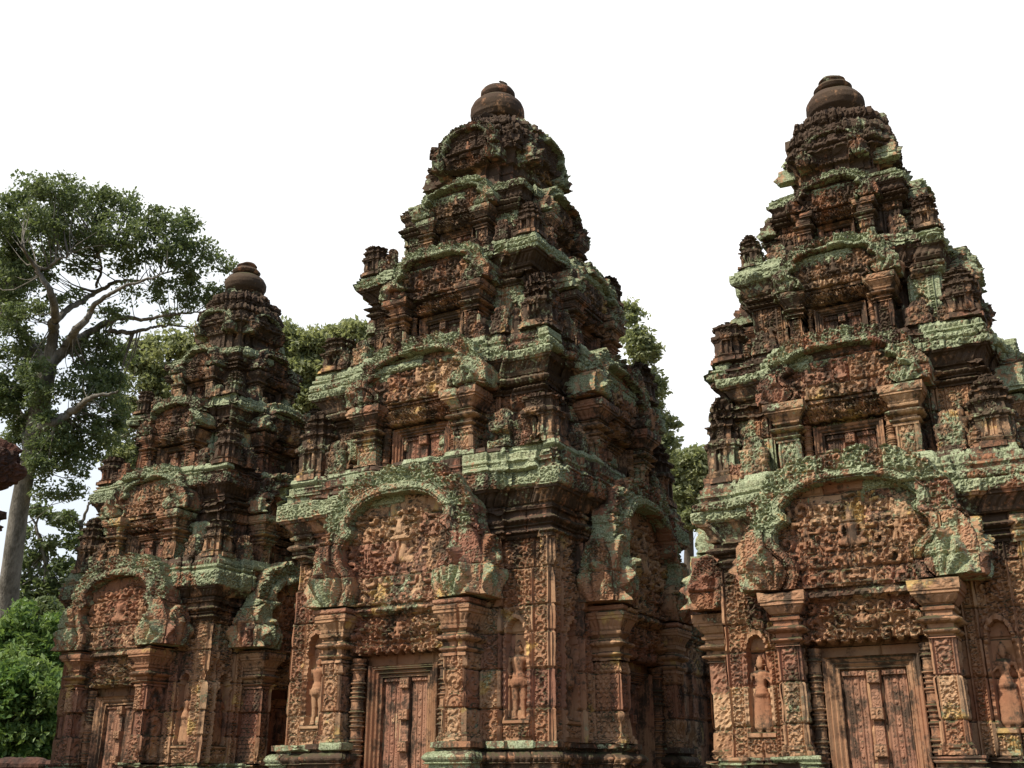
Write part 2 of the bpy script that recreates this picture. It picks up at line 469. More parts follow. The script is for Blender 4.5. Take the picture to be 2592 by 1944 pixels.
# ------------------------------------------------------------------ carved figures
def capsules(u, z, prims):
    h = np.full(u.shape, -1.)
    for (x0, y0, r0, x1, y1, r1, dz) in prims:
        dx, dy = x1-x0, y1-y0; L2 = dx*dx+dy*dy+1e-9
        t = np.clip(((u-x0)*dx+(z-y0)*dy)/L2, 0, 1)
        r = r0+(r1-r0)*t
        d2 = (u-x0-t*dx)**2+(z-y0-t*dy)**2
        hh = np.where(d2 < r*r, np.sqrt(np.clip(r*r-d2, 0, None))+dz, -1.)
        h = np.maximum(h, hh)
    return h
def figure(u, z, H, kind, mir=1):
    """standing guardian (male with spear / female in long skirt) or seated worshipper; unit height H"""
    x = u/H*mir/(1.06 if kind != 'seated' else 1); y = z/H
    if kind == 'male':
        pr = [(-.06, .03, .030, -.055, .25, .042, 0), (-.055, .25, .045, -.05, .47, .062, 0), (.06, .03, .030, .055, .25, .042, 0), (.055, .25, .045, .05, .47, .062, 0),
              (-.085, .015, .022, -.05, .02, .03, .02), (.085, .015, .022, .05, .02, .03, .02),
              (0, .46, .088, 0, .52, .088, .01), (0, .52, .072, 0, .60, .066, .01), (0, .60, .07, 0, .72, .092, .01), (-.055, .74, .06, .055, .74, .06, 0), (0, .76, .03, 0, .82, .03, .01),
              (0, .845, .050, 0, .875, .052, .02), (0, .90, .046, 0, .95, .03, .015), (0, .95, .025, 0, .99, .012, .01),
              (.125, .75, .036, .155, .60, .028, 0), (.155, .60, .028, .14, .46, .022, .01), (.14, .45, .024, .14, .42, .022, .01),
              (-.125, .75, .036, -.165, .62, .028, 0), (-.165, .62, .027, -.12, .56, .022, .03), (-.125, .555, .024, -.115, .54, .022, .03),
              (-.13, .02, .011, -.12, .95, .011, .03), (-.055, .86, .013, -.062, .82, .012, .01), (.055, .86, .013, .062, .82, .012, .01)]
    elif kind == 'female':
        pr = [(-.045, .02, .028, -.045, .06, .028, 0), (.045, .02, .028, .045, .06, .028, 0), (-.07, .012, .02, -.04, .015, .026, .02), (.07, .012, .02, .04, .015, .026, .02),
              (-.055, .08, .075, -.045, .47, .062, -.01), (.055, .08, .075, .045, .47, .062, -.01), (0, .08, .06, 0, .47, .08, 0),
              (0, .50, .085, 0, .53, .08, .01), (0, .53, .062, 0, .62, .060, .01), (0, .62, .062, 0, .72, .080, .01), (-.05, .74, .052, .05, .74, .052, 0),
              (-.038, .685, .036, -.038, .686, .036, .035), (.038, .685, .036, .038, .686, .036, .035), (0, .76, .026, 0, .82, .026, .01),
              (0, .845, .048, 0, .875, .050, .02), (0, .90, .05, 0, .945, .036, .01), (0, .945, .026, 0, .99, .015, .01),
              (.11, .74, .030, .145, .60, .025, 0), (.145, .60, .024, .155, .45, .020, .01), (.155, .44, .022, .155, .41, .02, .01),
              (-.11, .74, .030, -.14, .62, .025, 0), (-.14, .62, .024, -.06, .70, .02, .05), (-.055, .70, .022, -.045, .73, .02, .05),
              (-.06, .86, .013, -.075, .79, .012, .01), (.06, .86, .013, .075, .79, .012, .01)]
    else:
        pr = [(-.24, .10, .085, .10, .08, .085, .02), (.24, .10, .085, -.10, .08, .085, .02), (0, .14, .15, 0, .3, .12, 0), (0, .3, .11, 0, .48, .15, 0), (-.1, .54, .08, .1, .54, .08, 0),
              (0, .66, .09, 0, .74, .092, .03), (0, .80, .08, 0, .92, .04, .02), (.2, .52, .055, .26, .3, .045, 0), (.26, .3, .04, .14, .16, .035, .06),
              (-.2, .52, .055, -.26, .3, .045, 0), (-.26, .3, .04, -.14, .16, .035, .06)]
    h = capsules(x, y, pr)
    if kind == 'female':
        sk = (y > .06) & (y < .5) & (np.abs(x) < .13)
        h = np.where(sk & (h > 0), h+.006*np.cos(x*230), h)
        h = np.where((y > .44) & (y < .5) & (h > 0), h+.012, h)
    if kind == 'male':
        h = np.where((y > .40) & (y < .5) & (h > 0), h+.014+.004*np.cos(x*200), h)
    return np.where(h > -.02, h*H, -1.), h > -.02

def statue(parent, f, uc, z0, H, kind, d0, res, mir=1, name='guardian_figure', lich=.25, dark=.4, back=.05):
    mb = MB()
    def fun(u, z):
        h, M = figure(u-uc, z-z0, H, kind, mir)
        return np.maximum(h, 0)*1.0, M
    slab(mb, f, uc-.32*H, uc+.32*H, z0, z0+H, min(res, H/60.), fun, d0, back, lich, dark, .35, False, .4)
    if mb.n: return mb.build(name, STONE, parent, True)

# ------------------------------------------------------------------ tower pieces
def sd_box(u, z, cx, cz, hx, hz):
    dx = np.abs(u-cx)-hx; dz = np.abs(z-cz)-hz
    return np.hypot(np.maximum(dx, 0), np.maximum(dz, 0))+np.minimum(np.maximum(dx, dz), 0)
BAND = np.array([(0, .955), (.16, .950), (.30, .935), (.44, .895), (.56, .825), (.645, .735), (.66, .665), (.60, .615), (.665, .575), (.735, .50), (.735, .41), (.68, .34), (.60, .27), (.555, .20), (.55, .12), (.59, .03), (.64, -.02), (.64, -.12)])
def arch_field(u, z, Wd, H, bw):
    """distance outside the inner edge of the poly-lobed band of a pediment (z from its foot)"""
    a = np.abs(u); P = BAND*np.array([Wd, H])
    best = np.full(a.shape, 99.); ins = np.zeros(a.shape, int)
    for p, q in zip(P[:-1], P[1:]):
        d = q-p; L2 = (d**2).sum()
        t = np.clip(((a-p[0])*d[0]+(z-p[1])*d[1])/L2, 0, 1)
        best = np.minimum(best, np.hypot(a-p[0]-t*d[0], z-p[1]-t*d[1]))
        if abs(d[1]) > 1e-9:
            c = ((p[1] > z) != (q[1] > z)) & (a < p[0]+(z-p[1])*d[0]/d[1]); ins += c
    return np.where(ins % 2 == 1, -best, best)+bw*.5
def naga_shape(u, z, Wd, H):
    a = np.abs(u)
    x = (a-.82*Wd)/(.27*Wd); y = z/(.56*H)
    w = np.where(y < .30, .85+.1*y, .88*np.sqrt(np.clip(1-((y-.30)/.71)**2, 0, 1)))
    x0 = x-.10*np.clip(y, 0, 1)
    m_ = (np.abs(x0) < w) & (y > 0) & (y < 1)
    px, pz = (a-.74*Wd)/(.3*Wd), (z+.06*H)/(.5*H)
    ang = np.arctan2(px, pz); r = np.hypot(px, pz)
    neck = (.5+.5*np.cos((ang-.15)*9.5))
    dome = np.sqrt(np.clip(1-(x0/1.0)**2, 0, 1))
    heads = np.exp(-((r-.86)/.10)**2)*neck**.7
    inner = sstep(.95, .80, r)
    h = dome*.40+(neck**.6*.55*sstep(.15, .4, r)+heads*.75)*inner
    return m_, h
def pediment(parent, f, z0, Wd, H, crest, dfront, back, res, k, dark):
    """arch band with flame crest > tympanum, two naga_finial"""
    sd = CUR['seed']+f*7+k
    bw = .10*H; fl = crest
    sc = H/1.42
    def ped(u, z):
        zz = z-z0
        s = arch_field(u, zz, Wd, H, bw)
        th = np.arctan2(zz-.45*H, u)
        scal = .5+.5*np.abs(np.cos(th*9))
        nm, nh = naga_shape(u, zz, Wd, H)
        M = (s > 0) & (s < bw+fl*(.62+.38*scal)) & (zz > 0) & ~(nm & (s > bw)) & ~((zz < .42*H) & (s > bw))
        band = (s < bw)
        prof = np.sqrt(np.clip(1-((s-bw*.5)/(bw*.55))**2, 0, 1))
        lip = (s < bw*.16)*.02
        leafh = curls(u, z, .10*sc**.5, sd, 1.5)
        along = th*1.0
        q = s/bw; hb = .035+.030*sc*prof+.014*curls(s, along*Wd*.7, bw*.5, sd+9, 1.2)*(np.abs(q-.5) < .26)-.022*((np.abs(q-.18) < .045) | (np.abs(q-.82) < .045))
        hf_ = -.02+.055*sc**.5*leafh*(.6+.4*scal)
        return np.where(band, hb, hf_), M
    def lich_p(u, z, h): return .48+.22*sstep(0, 1, (z-z0)/H)+.3*(fbm(u, z, u*0+f, 2.2, sd)-.5)
    mb = MB(); slab(mb, f, -Wd*1.12, Wd*1.12, z0, z0+H+fl*1.3, res, ped, dfront, back*.8, lich_p, dark+.04, 1.0 if k == 1 else 1.7)
    if not mb.n: return
    pd = mb.build('pediment', STONE, parent)
    def tym(u, z):
        zz = z-z0
        s = arch_field(u, zz, Wd, H, bw)
        M = (s < .012) & (zz > 0)
        cl_ = .20*Wd*(.85 if k == 1 else .95); c = curls(np.abs(u)+.5*cl_*(np.floor(zz/cl_) % 2), zz, cl_, sd+1, 1.75, .42)
        c2 = curls(np.abs(u), zz, .085*sc**.5, sd+2, 1.4, .5)
        dens = sstep(.84, .76, zz/H+.10*np.abs(u)/Wd-.05*np.sin(u*9))
        h = (.080*c+.026*c2*(c < .5))*sc**.5*dens
        # a row of little figures over the scrolls, a seated one in the middle
        fh, fm = figure(u, zz-.34*H, .38*H, 'seated'); h = np.where(fm, fh*.7+.045, h)
        for q in (-.42, .40):
            fh, fm = figure(u-q*Wd, zz-.36*H, .26*H, 'male', 1 if q > 0 else -1); h = np.where(fm, fh*.9+.04, h)
        for q in (-.25, .27):
            fh, fm = figure(u-q*Wd, zz-.60*H, .20*H, 'seated'); h = np.where(fm, np.maximum(h, fh*.8), h)
        cap_ = (zz < .035*H)*.04
        return h+cap_-.02, M
    mb = MB(); slab(mb, f, -Wd*.80, Wd*.80, z0, z0+H, res, tym, dfront-.12*sc**.5, back*.5, .12, dark-.06, .8)
    if mb.n: mb.build('tympanum', STONE, pd)
    for sg in (-1, 1):
        def nag(u, z):
            m_, h = naga_shape(u, z-z0, Wd, H)
            s = arch_field(u, z-z0, Wd, H, bw)
            return (.02+.15*sc**.7*h+.014*curls(u, z, .06, sd+3, 1.5)), m_ & (s > bw*.98)
        lo, hi = (.4*Wd, 1.16*Wd) if sg > 0 else (-1.16*Wd, -.4*Wd)
        mb = MB(); slab(mb, f, lo, hi, z0, z0+.58*H, res, nag, dfront, back, .58, dark-.02, 1.0 if k == 1 else 1.5)
        if mb.n: mb.build('naga_finial', STONE, pd)
    return pd

def naga_return(pd, f, sg, z0, Wd, H, dw, df, res, dark):
    """many-headed naga on the side of a porch, facing the neighbouring direction"""
    g = (f+sg) % 4
    uc = -sg*(dw+df)/2; hw = (df-dw)/2
    def fun(u, z):
        x = (u-uc)/hw; y = (z-z0)/(.50*H)
        w = np.where(y < .35, .97, .97*np.sqrt(np.clip(1-((y-.35)/.66)**2, 0, 1)))
        px, pz = x*.85, y*1.25+.22
        ang = np.arctan2(px, pz); r = np.hypot(px, pz)
        neck = .5+.5*np.cos(ang*8.5)
        heads = np.exp(-((r-1.0)/.13)**2)*neck**.7
        h = np.sqrt(np.clip(1-x*x, 0, 1))*.3+(neck**.6*.6*sstep(.2, .5, r)+heads*.8)*sstep(1.18, .95, r)+.45*curls(u, z, .05, 5, 1.4)*(.35+.65*(r > 1.05))
        return .02+.075*h*(hw/.2)**.5, (np.abs(x) < w) & (y > 0) & (y < 1)
    mb = MB(); slab(mb, g, uc-hw, uc+hw, z0, z0+.5*H, res, fun, Wd*1.03, .12, .5, dark, .8)
    if mb.n: mb.build('naga_finial', STONE, pd)

def pilaster(parent, f, uc, hw, dwall, dfront, z0, zc, z1, flare, res, k, dark, lich=.15):
    """square pilaster with scroll-carved shaft > capital of stepped mouldings"""
    N, T = FACE[f]
    r = res*(2.2 if f > 1 else 1)
    hd = (dfront-dwall)/2+.02; dc = dfront-hd
    cx, cy = uc*T[0]+dc*N[0], uc*T[1]+dc*N[1]
    hx, hy = (hw, hd) if f in (0, 2) else (hd, hw)
    H = z1-zc
    def hf(i):
        z = i['z']
        if f == 0 and abs(i['nx']) > .5: pat = 1
        if i['L'] < .1: return .012*curls(i['lc'], z, .07, 3)
        w = i['L']*.94
        g = rinceau(i['lc'], z, w, k) if (k+f) % 2 else diaper(i['lc'], z, w, .10)
        return np.where(np.abs(i['lc']) < w/2, .026*g-.010, 0)
    mb = MB(); b0 = (zc-z0)*.10
    sweep(mb, rect(cx, cy, hx, hy), [(z0, .035), (z0+b0*.4, .035), (z0+b0*.5, .012), (z0+b0*.8, .02), (z0+b0, 0), (zc, 0)], r, hf,
          lambda z, s, rb: (lich+.15*(rb > .8), dark-.05+.06*(rb < .15)), .8)
    p = mb.build('pilaster', STONE, parent)
    pr = [(zc, 0)]
    fl = flare
    pr += [(zc, .02*1), (zc+.05*H, .02)]+torus(zc+.07*H, zc+.17*H, .012, fl*.32)+[(zc+.19*H, .012), (zc+.24*H, .012)]
    pr += torus(zc+.25*H, zc+.38*H, .02, fl*.48)+[(zc+.40*H, .02), (zc+.46*H, .02), (zc+.48*H, fl*.35), (zc+.53*H, fl*.40), (zc+.54*H, fl*.25),
           (zc+.62*H, fl*.34), (zc+.70*H, fl*.60), (zc+.74*H, fl*.72), (zc+.75*H, fl*.85), (zc+.80*H, fl*.85), (zc+.81*H, fl*.95), (zc+.985*H, fl*1.0), (z1-.003, fl*.94)]
    def hc(i):
        t = (i['z']-zc)/H
        return np.where((t > .25) & (t < .38), .012*beads(i['s'], (t-.25)/.13, .05), 0)+np.where((t > .56) & (t < .72), .014*petals(i['s'], (t-.56)/.16, .045), 0) + \
            np.where((t > .83) & (t < .96), .008*diaper(i['lc'], i['z'], 9, .08), 0)
    mb = MB(); sweep(mb, rect(cx, cy, hx, hy), pr, r*.8, hc, lambda z, s, rb: (lich+.12*((z-zc)/H > .8), dark), .6)
    mb.build('capital', STONE, p)
    return p

def colonnette(parent, f, uc, d, r0, z0, z1, res):
    N, T = FACE[f]
    cx, cy = uc*T[0]+d*N[0], uc*T[1]+d*N[1]
    H = z1-z0; pr = [(z0, r0*1.05), (z0+.03*H, r0*1.05)]
    z = z0+.03*H; nb = 6 if H > 1.2 else 3
    seg = (z1-z-.02*H)/nb
    for b in range(nb):
        a = z+b*seg
        pr += [(a+.02*seg, r0*.80)]+torus(a+.05*seg, a+.13*seg, r0*.82, r0*.25, 5)+[(a+.14*seg, r0*.78), (a+.18*seg, r0*.78)]+torus(a+.20*seg, a+.30*seg, r0*.86, r0*.30, 5)
        pr += [(a+.32*seg, r0*.80), (a+.34*seg, r0*.92), (a+.37*seg, r0*.92), (a+.38*seg, r0*.82), (a+.62*seg, r0*.80), (a+.64*seg, r0*.92), (a+.67*seg, r0*.92), (a+.68*seg, r0*.8)]
        pr += torus(a+.70*seg, a+.80*seg, r0*.86, r0*.30, 5)+[(a+.82*seg, r0*.78), (a+.86*seg, r0*.78)]+torus(a+.88*seg, a+.97*seg, r0*.82, r0*.22, 5)
    pr += [(z1-.015*H, r0*1.0), (z1, r0*1.05)]
    def hf(th, z_):
        return .004*np.cos(th*12)
    mb = MB(); lathe(mb, cx, cy, pr, 26, hf, .05, .42, res*.75, .5)
    return mb.build('colonnette', STONE, parent, True)

def false_door(parent, f, z0, z1, hw, fr, dleaf, res, dark):
    """moulded frame > two leaves with scroll strips, central post and square bosses"""
    dm = dleaf+.015
    def frame(u, z):
        s = np.maximum(np.abs(u)-hw, z-(z1-fr*.75))
        t = s/fr
        st = .02+.022*np.floor(np.clip(t, 0, .99)*4)+.006*np.cos(t*50)
        return st, (s > 0) & (np.abs(u) < hw+fr) & (z <= z1+1e-6)
    mb = MB(); slab(mb, f, -hw-fr, hw+fr, z0, z1, res*.8, frame, dm, .12, .04, dark+.04, .3, False, .22)
    fd = mb.build('false_door', STONE, parent)
    zt = z1-fr*.75
    def leaf(u, z):
        a = np.abs(u); c = hw*.18
        x = a-c; w = hw-c
        strip = np.abs(x-w*.5)
        h = np.where(strip < w*.16, .014*diaper(x-w*.5, z, w*.34, .09), 0)
        h = h+np.where((strip > w*.22) & (strip < w*.28), .009*(.6+.4*np.cos(z*2*np.pi/.025)), 0)
        h = h+np.where((strip > w*.33) & (strip < w*.38), .008, 0)
        h = np.where(a < c, .022+.006*rinceau(u, z, c*2, 2), h)
        h = h-.035*sstep(.03, 0, x)*(a >= c)
        h = h+.03*(z > zt-.05)
        return h, (a < hw) & (z < zt)
    mb = MB(); slab(mb, f, -hw, hw, z0, zt, res*.8, leaf, dm-.03, .08, .03, dark+.04, .35, False, .02)
    lf = mb.build('door_leaf', STONE, fd)
    b = hw*.21; zc = zt-.07
    while zc-b > z0:
        def bs(u, z, zc=zc):
            r = np.hypot(u, z-zc)
            e = np.minimum(b-np.abs(u), b-np.abs(z-zc))
            return .065-.008*(e < .012)+.005*np.cos(np.arctan2(z-zc, u)*6)*(r < b*.7)*(r > b*.2), (np.abs(u) < b) & (np.abs(z-zc) < b*.95)
        mb = MB(); slab(mb, f, -b*1.05, b*1.05, zc-b, zc+b, min(res*.7, b/5), bs, dm-.02, .05, .03, dark, .2, False, .15)
        if mb.n: mb.build('boss', STONE, fd)
        zc -= b*5.2
    return fd

def lintel(parent, f, z0, z1, hw, dfront, back, res, k, dark):
    H = z1-z0; sd = CUR['seed']+k*11+f
    def fun(u, z):
        zz = z-z0
        c = curls(np.abs(u), zz, H/3.3, sd, 1.7, .40); c2 = curls(np.abs(u), z, .06, sd+1, 1.3)
        x = u/hw
        zg = H*(.30+.34*np.abs(np.sin(np.pi*x))**.8)
        g = np.exp(-((zz-zg)/(.05*H/.45*.45+.018))**2)
        h = .062*c+.012*c2+.070*g*(.8+.2*np.cos(u*90))
        fh, fm = figure(u, zz-.36*H, .46*H, 'seated'); h = np.where(fm, np.maximum(h, fh+.05), h)
        bot = H*.055*(1+np.cos(u*2*np.pi/.12))
        h = h+.02*(zz > H*.93)
        return h, (zz > bot)
    mb = MB(); slab(mb, f, -hw, hw, z0, z1, res, fun, dfront, back, .06, dark-.03, .7)
    return mb.build('lintel', STONE, parent)

def antefix(parent, x, y, z0, H, r, res, dark, seed):
    """a miniature stepped tower standing on a cornice corner"""
    rg = random.Random(seed*31+int((x*7+y*13)*100))
    H *= rg.uniform(.82, 1.06); full = H
    if rg.random() < .3: full = H*rg.uniform(.70, .85)
    st = [(r, r), (r*.58, r*1.16)]
    pr = [(z0-.02, .02), (z0+.05*H, .02), (z0+.06*H, -.02), (z0+.10*H, 0), (z0+.11*H, -.05*r)]
    zc = z0+.11*H
    lv = [(.36, 0.), (.18, .08), (.14, .20), (.10, .34)]
    for hh, ins in lv:
        o = -r*(.12+ins*1.15)
        a = zc; b = zc+hh*H
        pr += [(a, o), (b-.35*hh*H, o), (b-.30*hh*H, o+.06*r), (b-.22*hh*H, o+.05*r), (b-.18*hh*H, o+.18*r), (b-.06*hh*H, o+.20*r), (b-.0*hh*H, o+.08*r)]
        zc = b
    pr += [(zc+.02*H, -r*.55), (zc+.06*H, -r*.50), (z0+H*.96, -r*.68), (z0+H, -r*.9)]
    if full < H: pr = [p for p in pr if p[0] < z0+full]+[(z0+full, pr[-1][1]-.3*r)]
    poly = [(a+x, b+y, c, d) for a, b, c, d in redent(st)]
    def hf(i):
        t = (i['z']-z0)/H; lc = i['lc']; L = i['L']
        if L < r*.5: return 0*lc
        return np.where((t > .13) & (t < .36), np.where(np.abs(lc) < L*.30, -.03+.02*(np.abs(lc) < L*.08), .012), 0)+.020*curls(i['s'], i['z'], .065, seed, 1.3)*(t > .36)
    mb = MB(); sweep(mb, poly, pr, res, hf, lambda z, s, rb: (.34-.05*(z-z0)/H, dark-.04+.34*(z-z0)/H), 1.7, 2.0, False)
    return mb.build('corner_antefix', STONE, parent)

def cornice_prof(z0, zb, z1, over, out):
    """z0 wall head, zb under the fascia, z1 top; over = overhang of fascia; out = setback of next storey"""
    A = zb-z0; B = z1-zb
    p = [(z0, 0.), (z0, .03)]+[(z0+.05*A, .03)]+torus(z0+.07*A, z0+.19*A, .025, .05)+[(z0+.22*A, .02), (z0+.24*A, .05), (z0+.28*A, .05)]+torus(z0+.29*A, z0+.44*A, .04, .06)
    p += [(z0+.46*A, .03), (z0+.56*A, .03), (z0+.57*A, .07), (z0+.61*A, .08), (z0+.62*A, .05), (z0+.72*A, .06), (z0+.86*A, over*.55), (z0+.93*A, over*.72), (z0+.94*A, over*.86), (zb, over*.9)]
    p += [(zb, over), (zb+.42*B, over+.012), (zb+.47*B, over-.015), (zb+.50*B, over-.045), (zb+.54*B, over-.045), (zb+.58*B, over-.02), (zb+.62*B, over-.02), (zb+.66*B, over-.06), (zb+.80*B, over-.05), (zb+.84*B, over-.08), (zb+.98*B, over-.10), (z1, over-.14)]
    p += [(z1+.004, -out)]
    return p

def bird(z, x, y):
    mb = MB()
    ring = [(-.055, .006, 0), (-.035, .018, .004), (-.005, .030, .012), (.025, .028, .028), (.045, .018, .045), (.058, .019, .055), (.07, .010, .056), (.085, .002, .052)]
    th = np.linspace(0, 2*np.pi, 13)[:, None]
    X = np.array([r[0] for r in ring])[None]+0*th; R = np.array([r[1] for r in ring])[None]; Zc = np.array([r[2] for r in ring])[None]
    V = np.stack([X, R*np.cos(th), Zc+R*np.sin(th)+.03], -1)
    mb.add(V.reshape(-1, 3), gridF(13, len(ring)), 0, 0, .3)
    o = mb.build('perched_bird', simple_mat('bird feathers', (.03, .025, .02), (.09, .07, .05), 60), None, True)
    o.location = (x, y, z); o.rotation_euler = (0, 0, math.radians(205))
    return o

def build_tower(nm, label, ox, oy, T, res, seed):
    set_tower(ox, oy, seed)
    root = thing('sanctuary_tower', label, 'temple tower', (ox, oy, 0), 'sandstone sanctuary towers in a row')
    w, c1, c2, d1 = T['w'], T['c1'], T['c2'], T['d1']
    z0, z1, zb, zt = T['z0'], T['z1'], T['zb'], T['zt']
    P0 = [(w, w), (c1, w+d1)]; P0c = [(w, w), (c1, w+.045), (c2, w+.09)]
    # base mouldings
    g = -.4
    pr = [(g-.6, .34), (g+.10, .34), (g+.12, .30)]+torus(g+.16, g+.28, .28, .05)+[(g+.3, .26), (g+.44, .22), (g+.46, .18)]+torus(g+.48, g+.58, .17, .045)
    pr += [(z0-.30, .15), (z0-.26, .10), (z0-.22, .10), (z0-.21, .14)]+torus(z0-.20, z0-.11, .12, .035)+[(z0-.10, .07), (z0-.07, .07), (z0-.06, .11), (z0-.003, .11), (z0, .06)]
    mb = MB()
    PB = P0+[(T['pilc']+T['pil']+.02, w+.36), (T['pilc']-T['pil']-.01, w-.10, -1)]
    sweep(mb, redent(PB), pr, res, lambda i: .012*petals(i['s'], .5, .07)*(np.abs(i['z']-(z0-.155)) < .05), lambda z, s, rb: (.30+.15*(z > z0-.08)+.25*(rb > .7), .52), 1.0)
    mb.build('base_moulding', STONE, root)
    # wall
    ncx, nhw, rcx, rw = T['ncx'], T['nhw'], T['rcx'], T['rw']
    fz = z0+.22; FH = T['fh']; zn = fz+FH*1.03
    def wall_h(i):
        z = i['z']; L = i['L']; u = i['u']; a = np.abs(u)
        if L < .2: return 0*z
        dd = np.abs(i['x']*i['nx']+i['y']*i['ny'])
        pier = dd.min() < w+d1*.5
        if pier:
            h = np.where(np.abs(a-rcx) < rw/2, .032*rinceau(a-rcx, z, rw, 4)-.006, 0)
            x = a-ncx; ax = np.abs(x)
            arch = np.where(z < zn, ax-nhw*.72, np.hypot(ax*1.0, (z-zn)*.62)-nhw*.72)
            inz = (z > fz) & (arch < 0)
            panel = (ax < nhw+.02)
            orn = .036*curls(x, z, .095, 21, 1.5)
            pend = .016*np.cos((z+ax*.8)*60)*(np.abs(x) < .05)
            hh = np.where(z > zn, orn+pend, np.where(ax > nhw*.8, .03+.008*np.cos(z*90), -.03))
            hh = np.where((z > zn-.05) & (arch > 0) & (arch < .035), .055+.01*np.cos(np.arctan2(x, z-zn)*14), hh)
            hh = np.where(inz, -.055, hh)
            hh = np.where(z < fz, .02+.03*curls(x, z, .08, 5)*(z < fz-.06)*(z > z0+.04)+.03*(z > fz-.05), hh)
            h = np.where(panel, hh, h)
            edge = sstep(.025, .01, np.abs(a-(nhw+.02+ncx)))+sstep(.025, .01, np.abs(a-(ncx-nhw-.02)))
            return h+.012*edge
        if 1:     # second bay
            cc = (c1+c2)/2
            return .03*rinceau(a-cc-.01, z, (c1-c2)*.86, 7)*(np.abs(a-cc-.01) < (c1-c2)*.43)
    mb = MB()
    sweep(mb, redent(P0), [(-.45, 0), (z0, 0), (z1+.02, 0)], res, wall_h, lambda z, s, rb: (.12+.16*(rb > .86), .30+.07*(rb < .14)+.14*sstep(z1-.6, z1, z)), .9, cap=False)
    mb.build('wall', STONE, root)
    for f in range(4):
        for sg in (-1, 1):
            statue(root, f, sg*ncx, fz, FH, T['fig'], w-.05, res*.8, sg, dark=.36)
    # main porches
    DF = w+.40
    for f in range(4):
        pw = T['pil']; pu = T['pilc']
        for sg in (-1, 1):
            pilaster(root, f, sg*pu, pw, w+d1-.03, DF, z0, T['zc'], T['zp']-.01, T['flare'], res, 1, .36)
            colonnette(root, f, sg*T['colu'], w+d1+.12, T['colr'], -.41, T['zl0']-.02, res)
        false_door(root, f, -.41, T['zl0']-.10, T['dh'], T['fr'], w+d1+.025, res, .36)
        lintel(root, f, T['zl0'], T['zp']-.07, pu-pw+.03, w+.24, .22, res, 1, .38)
        mb = MB()   # projecting bay that carries the pediment
        sweep(mb, [(a, b, c, d) for a, b, c, d in [tuple(v) for v in bay_poly(f, T['W']*.74, w-.05, DF-.10)]],
              [(T['zp']-.09, -.02), (T['zp']-.07, .06), (T['zp']-.03, .06), (T['zp']-.02, .01), (T['zp']+T['H']*.55, .0), (T['zp']+T['H']*.85, -.06)], res*1.6, lambda i: .02*curls(i['s'], i['z'], .11, 8), lambda z, s, rb: (.35, .45), .9)
        mb.build('porch_wall', STONE, root)
        pd = pediment(root, f, T['zp'], T['W'], T['H'], T['crest'], DF+.02, .34, res, 1, .40)
        for sg in (-1, 1): naga_return(pd, f, sg, T['zp'], T['W'], T['H'], w+.03, DF+.07, res, .38)
    # main cornice
    over = T['over']
    def corn_h(zz0, zzb, zzt, k):
        A = zzb-zz0; B = zzt-zzb
        def hf(i):
            z = i['z']; s = i['s']; t = (z-zz0)/A; q = (z-zzb)/B
            h = .014*beads(s, (t-.29)/.15, .06)*((t > .29) & (t < .44))+.012*petals(s, (t-.07)/.12, .05)*((t > .07) & (t < .19))
            h = h+.022*petals(s, (t-.64)/.26, .07)*((t > .64) & (t < .92))
            h = h+.022*curls(s, z, .075, 31+k, 1.4)*((q > .03) & (q < .42))
            h = h+.014*petals(s, (q-.66)/.14, .05)*((q > .66) & (q < .80))+.012*beads(s, (q-.5)/.05, .03)*((q > .5) & (q < .55))
            blk = np.floor(s/.31); h = h+.018*(hsh(blk, k, seed)-.5)*(q > 0)-.012*(np.abs(s/.31-np.round(s/.31)) < .03)*(q > .0)*(q < .45)
            return h
        return hf
    def corn_a(zzb, zzt, dk):
        def fa(z, s, rb):
            q = (z-zzb)/(zzt-zzb)
            l = .20+.50*sstep(-.02, .02, q)+.45*(rb-.5)+.10*sstep(.0, .2, q)*sstep(1.0, .8, q)
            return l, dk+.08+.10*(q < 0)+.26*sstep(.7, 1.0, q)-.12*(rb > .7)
        return fa
    st = T['storeys']
    mb = MB()
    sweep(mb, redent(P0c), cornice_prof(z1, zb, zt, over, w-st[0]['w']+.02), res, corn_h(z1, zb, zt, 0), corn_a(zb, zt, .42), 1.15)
    mb.build('cornice', STONE, root)
    # corner antefixes on the main cornice
    zprev, wprev = zt, w+over-.12
    for k, s_ in enumerate(st):
        ws = s_['w']; zw = s_['zw']; zb_ = s_['zb']; zt_ = s_['zt']; ov = s_['over']
        dk = .47+.06*k
        q = s_['afr']*1.18
        for sx in (-1, 1):
            for sy in (-1, 1):
                antefix(root, sx*(wprev-q*1.02), sy*(wprev-q*1.02), zprev-.01, s_['afh']*(1+.12*math.sin(seed+k*3+sx+2*sy)), q, res*1.05, dk+.02, seed+k)
        e1, e2 = ws*.66, ws*.50
        dd1 = .035*ws/1.5
        PS = [(ws, ws), (e1, ws+dd1), (e2, ws+2*dd1)]
        def sw_h(i, ws=ws, e1=e1, zprev=zprev, zw=zw, k=k):
            z = i['z']; L = i['L']; lc = i['lc']
            if L < .15: return 0*z
            t = (z-zprev)/(zw-zprev)
            if L > .9: return .012*curls(lc, z, .09, 2)
            r1 = np.abs(np.abs(lc)-L*.34) < L*.11
            h = np.where(r1, .022*rinceau(np.abs(lc)-L*.34, z, L*.22, 1)-.002, 0)
            nic = (np.abs(lc) < L*.2) & (t > .15) & (t < .75-.8*np.abs(lc)/L)
            h = np.where(nic, -.04, h)
            h = np.where((np.abs(lc) < L*.22) & (t > .7), .022*curls(lc, z, .07, 9), h)
            return h
